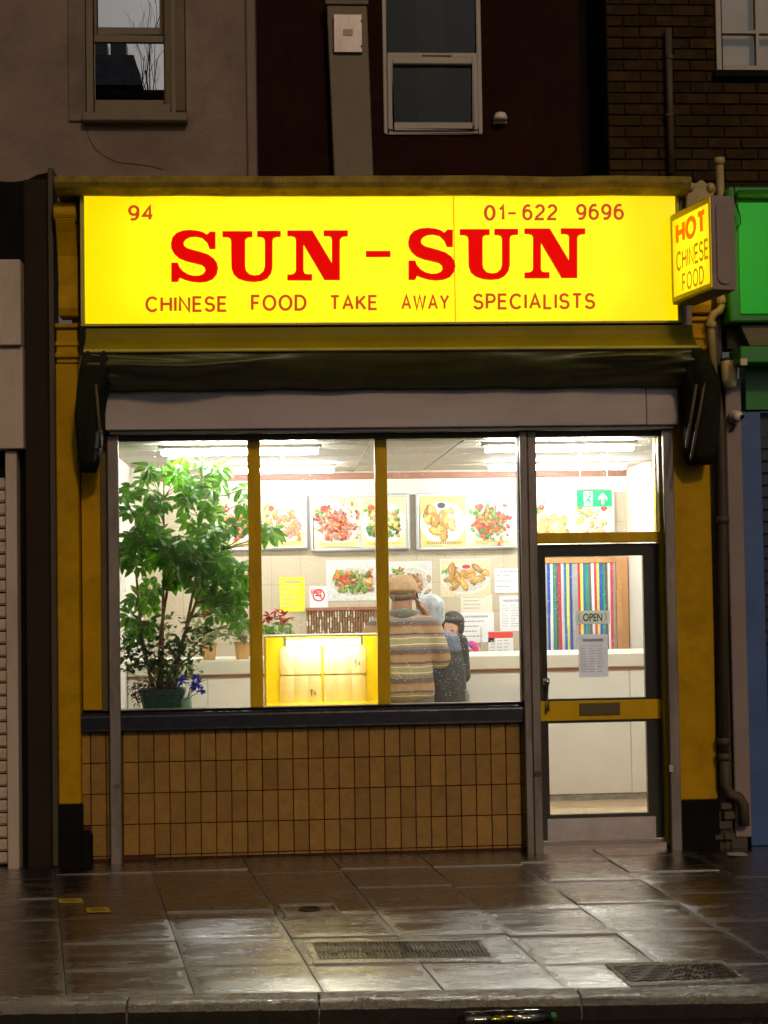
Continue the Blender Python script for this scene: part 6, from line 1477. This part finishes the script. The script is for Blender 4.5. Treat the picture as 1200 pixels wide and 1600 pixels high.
eyes(man, hc, (.35, 1, -.05))
ph = W3(.105, .05, 1.575); m_ = MB(); m_.box(-.006, .006, -.036, .036, -.07, .07); ob = m_.build('phone', 'phone_black', None, bevel=.004, origin=(0, 0, 0)); ob.location = ph; ob.rotation_euler = (.15, -.25, .2); tag(ob, 'dark mobile phone held against the ear of the capped man', 'phone')
# customer in a grey hood and dark flecked coat
po = Vector((AX(693, 1030, 1.5), 1.5, FZ))
def V3(x, y, z): return po + Vector((x, y, z))
hc2 = V3(-.085, .06, 1.49); sh = []
head(sh, hc2, (.7, .7, -.25), .95)
sh.append([(hc2 + Vector((0, -.02, -.06)), .055), (V3(-.05, .0, 1.33), .06)])
sh.append([(V3(-.03, 0, 1.26), (.16, .10, .07)), (V3(0, 0, 1.05), (.15, .11, .1)), (V3(0, 0, .85), (.16, .12, .1))])
for q_ in (-1, 1):
    S_1, E_1, W_1 = V3(-.03 + .16 * q_, 0, 1.24), V3(-.02 + .17 * q_, .08, 1.0), V3(.02 + .10 * q_, .26, 1.08)
    sh.append([(S_1, .055), (E_1, .042), (W_1, .027)]); hand(sh, W_1, (0, 1, .05), (0, -.1, -1), (-q_, 0, 0), .4)
    sh.append([(V3(.085 * q_, 0, .85), .09), (V3(.09 * q_, .02, .48), .056), (V3(.09 * q_, 0, .10), .04)]); sh.append([(V3(.09 * q_, -.03, .05), .042), (V3(.10 * q_, .15, .03), .032)])
cu = organic('person', sh, 'skin', None, (0, 0, 0), .011); tag(cu, 'customer in pale grey hood and dark flecked coat beside the capped man', 'person')
sh = [[(V3(-.03, 0, 1.25), (.165, .115, .07)), (V3(.0, -.01, 1.05), (.165, .14, .1)), (V3(.0, -.01, .80), (.175, .15, .1)), (V3(.0, -.01, .60), (.18, .16, .05))]]
for q_ in (-1, 1): sh.append([(V3(-.03 + .15 * q_, 0, 1.25), .07), (V3(-.02 + .17 * q_, .08, 1.0), .064), (V3(.02 + .10 * q_, .245, 1.075), .048)])
organic('coat', sh, 'coat_fleck', cu, (0, 0, 0), .012, 6)
organic('coat_yoke', [[(V3(-.10, -.005, 1.335), (.075, .10, .04)), (V3(-.02, -.005, 1.28), (.155, .122, .06)), (V3(.03, -.01, 1.20), (.115, .135, .05))]], 'coat_blue', cu, (0, 0, 0), .010, 6)
organic('hood', [[(hc2 + Vector((-.005, -.025, .03)), (.112, .115, .10)), (hc2 + Vector((.01, -.03, -.06)), (.095, .10, .06))]], 'hood_grey', cu, (0, 0, 0), .008, 1)
organic('trousers', [[(V3(.085 * q_, 0, .85), .11), (V3(.09 * q_, .02, .48), .078), (V3(.09 * q_, 0, .09), .068)] for q_ in (-1, 1)], 'trouser', cu, (0, 0, 0), .013, 6)
eyes(cu, hc2, (.7, .7, -.25), .95)
# staff member behind the counter
so = Vector((AX(712, 1010, 2.62), 2.62, FZ))
def T3(x, y, z): return so + Vector((x, y, z))
hc3 = T3(-.035, -.03, 1.335); sh = []
head(sh, hc3, (-.45, -1, -.45), .95); sh.append([(hc3 + Vector((0, .02, -.06)), .05), (T3(0, .0, 1.20), .055)])
sh.append([(T3(0, 0, 1.14), (.16, .09, .06)), (T3(0, 0, .95), (.14, .10, .1)), (T3(0, 0, .80), (.15, .11, .1))])
for q_ in (-1, 1):
    S_1, E_1, W_1 = T3(.16 * q_, 0, 1.13), T3(.18 * q_, -.06, .95), T3(.10 * q_, -.10, 1.13)
    sh.append([(S_1, .05), (E_1, .038), (W_1, .025)]); hand(sh, W_1, (-.3 * q_, -.7, .2), (0, .1, -1), (-q_, 0, 0), .4)
    sh.append([(T3(.08 * q_, 0, .80), .085), (T3(.085 * q_, -.01, .46), .054), (T3(.085 * q_, 0, .10), .038)]); sh.append([(T3(.085 * q_, .03, .05), .04), (T3(.09 * q_, -.14, .03), .03)])
st_ = organic('person', sh, 'skin', None, (0, 0, 0), .011); tag(st_, 'dark haired staff member in pink tunic behind the counter', 'person')
sh = [[(T3(0, 0, 1.15), (.17, .10, .06)), (T3(0, 0, .95), (.155, .12, .1)), (T3(0, 0, .78), (.17, .13, .06))]]
for q_ in (-1, 1): sh.append([(T3(.13 * q_, 0, 1.15), .062), (T3(.18 * q_, -.05, .97), .055)])
organic('tunic', sh, 'tunic_pink', st_, (0, 0, 0), .012, 5)
organic('collar', [[(T3(.0, -.07, 1.20), (.05, .04, .03)), (T3(.10, -.09, 1.16), (.035, .04, .035))], [(T3(.0, .03, 1.215), (.07, .06, .025))]], 'collar_purple', st_, (0, 0, 0), .008, 4)
organic('hair', [[(hc3 + Vector((.012, .015, .035)), (.102, .100, .088))], [(hc3 + Vector((.075, -.02, .0)), (.030, .055, .075))], [(hc3 + Vector((-.07, -.01, .02)), (.028, .05, .07))], [(hc3 + Vector((-.04, -.075, .055)), (.05, .03, .022)), (hc3 + Vector((.05, -.07, .05)), (.045, .03, .03))]], 'hair_dark', st_, (0, 0, 0), .008, 3)
organic('trousers', [[(T3(.08 * q_, 0, .80), .10), (T3(.085 * q_, -.01, .46), .07), (T3(.085 * q_, 0, .09), .06)] for q_ in (-1, 1)], 'trouser', st_, (0, 0, 0), .013, 6)
eyes(st_, hc3, (-.45, -1, -.45), .95)
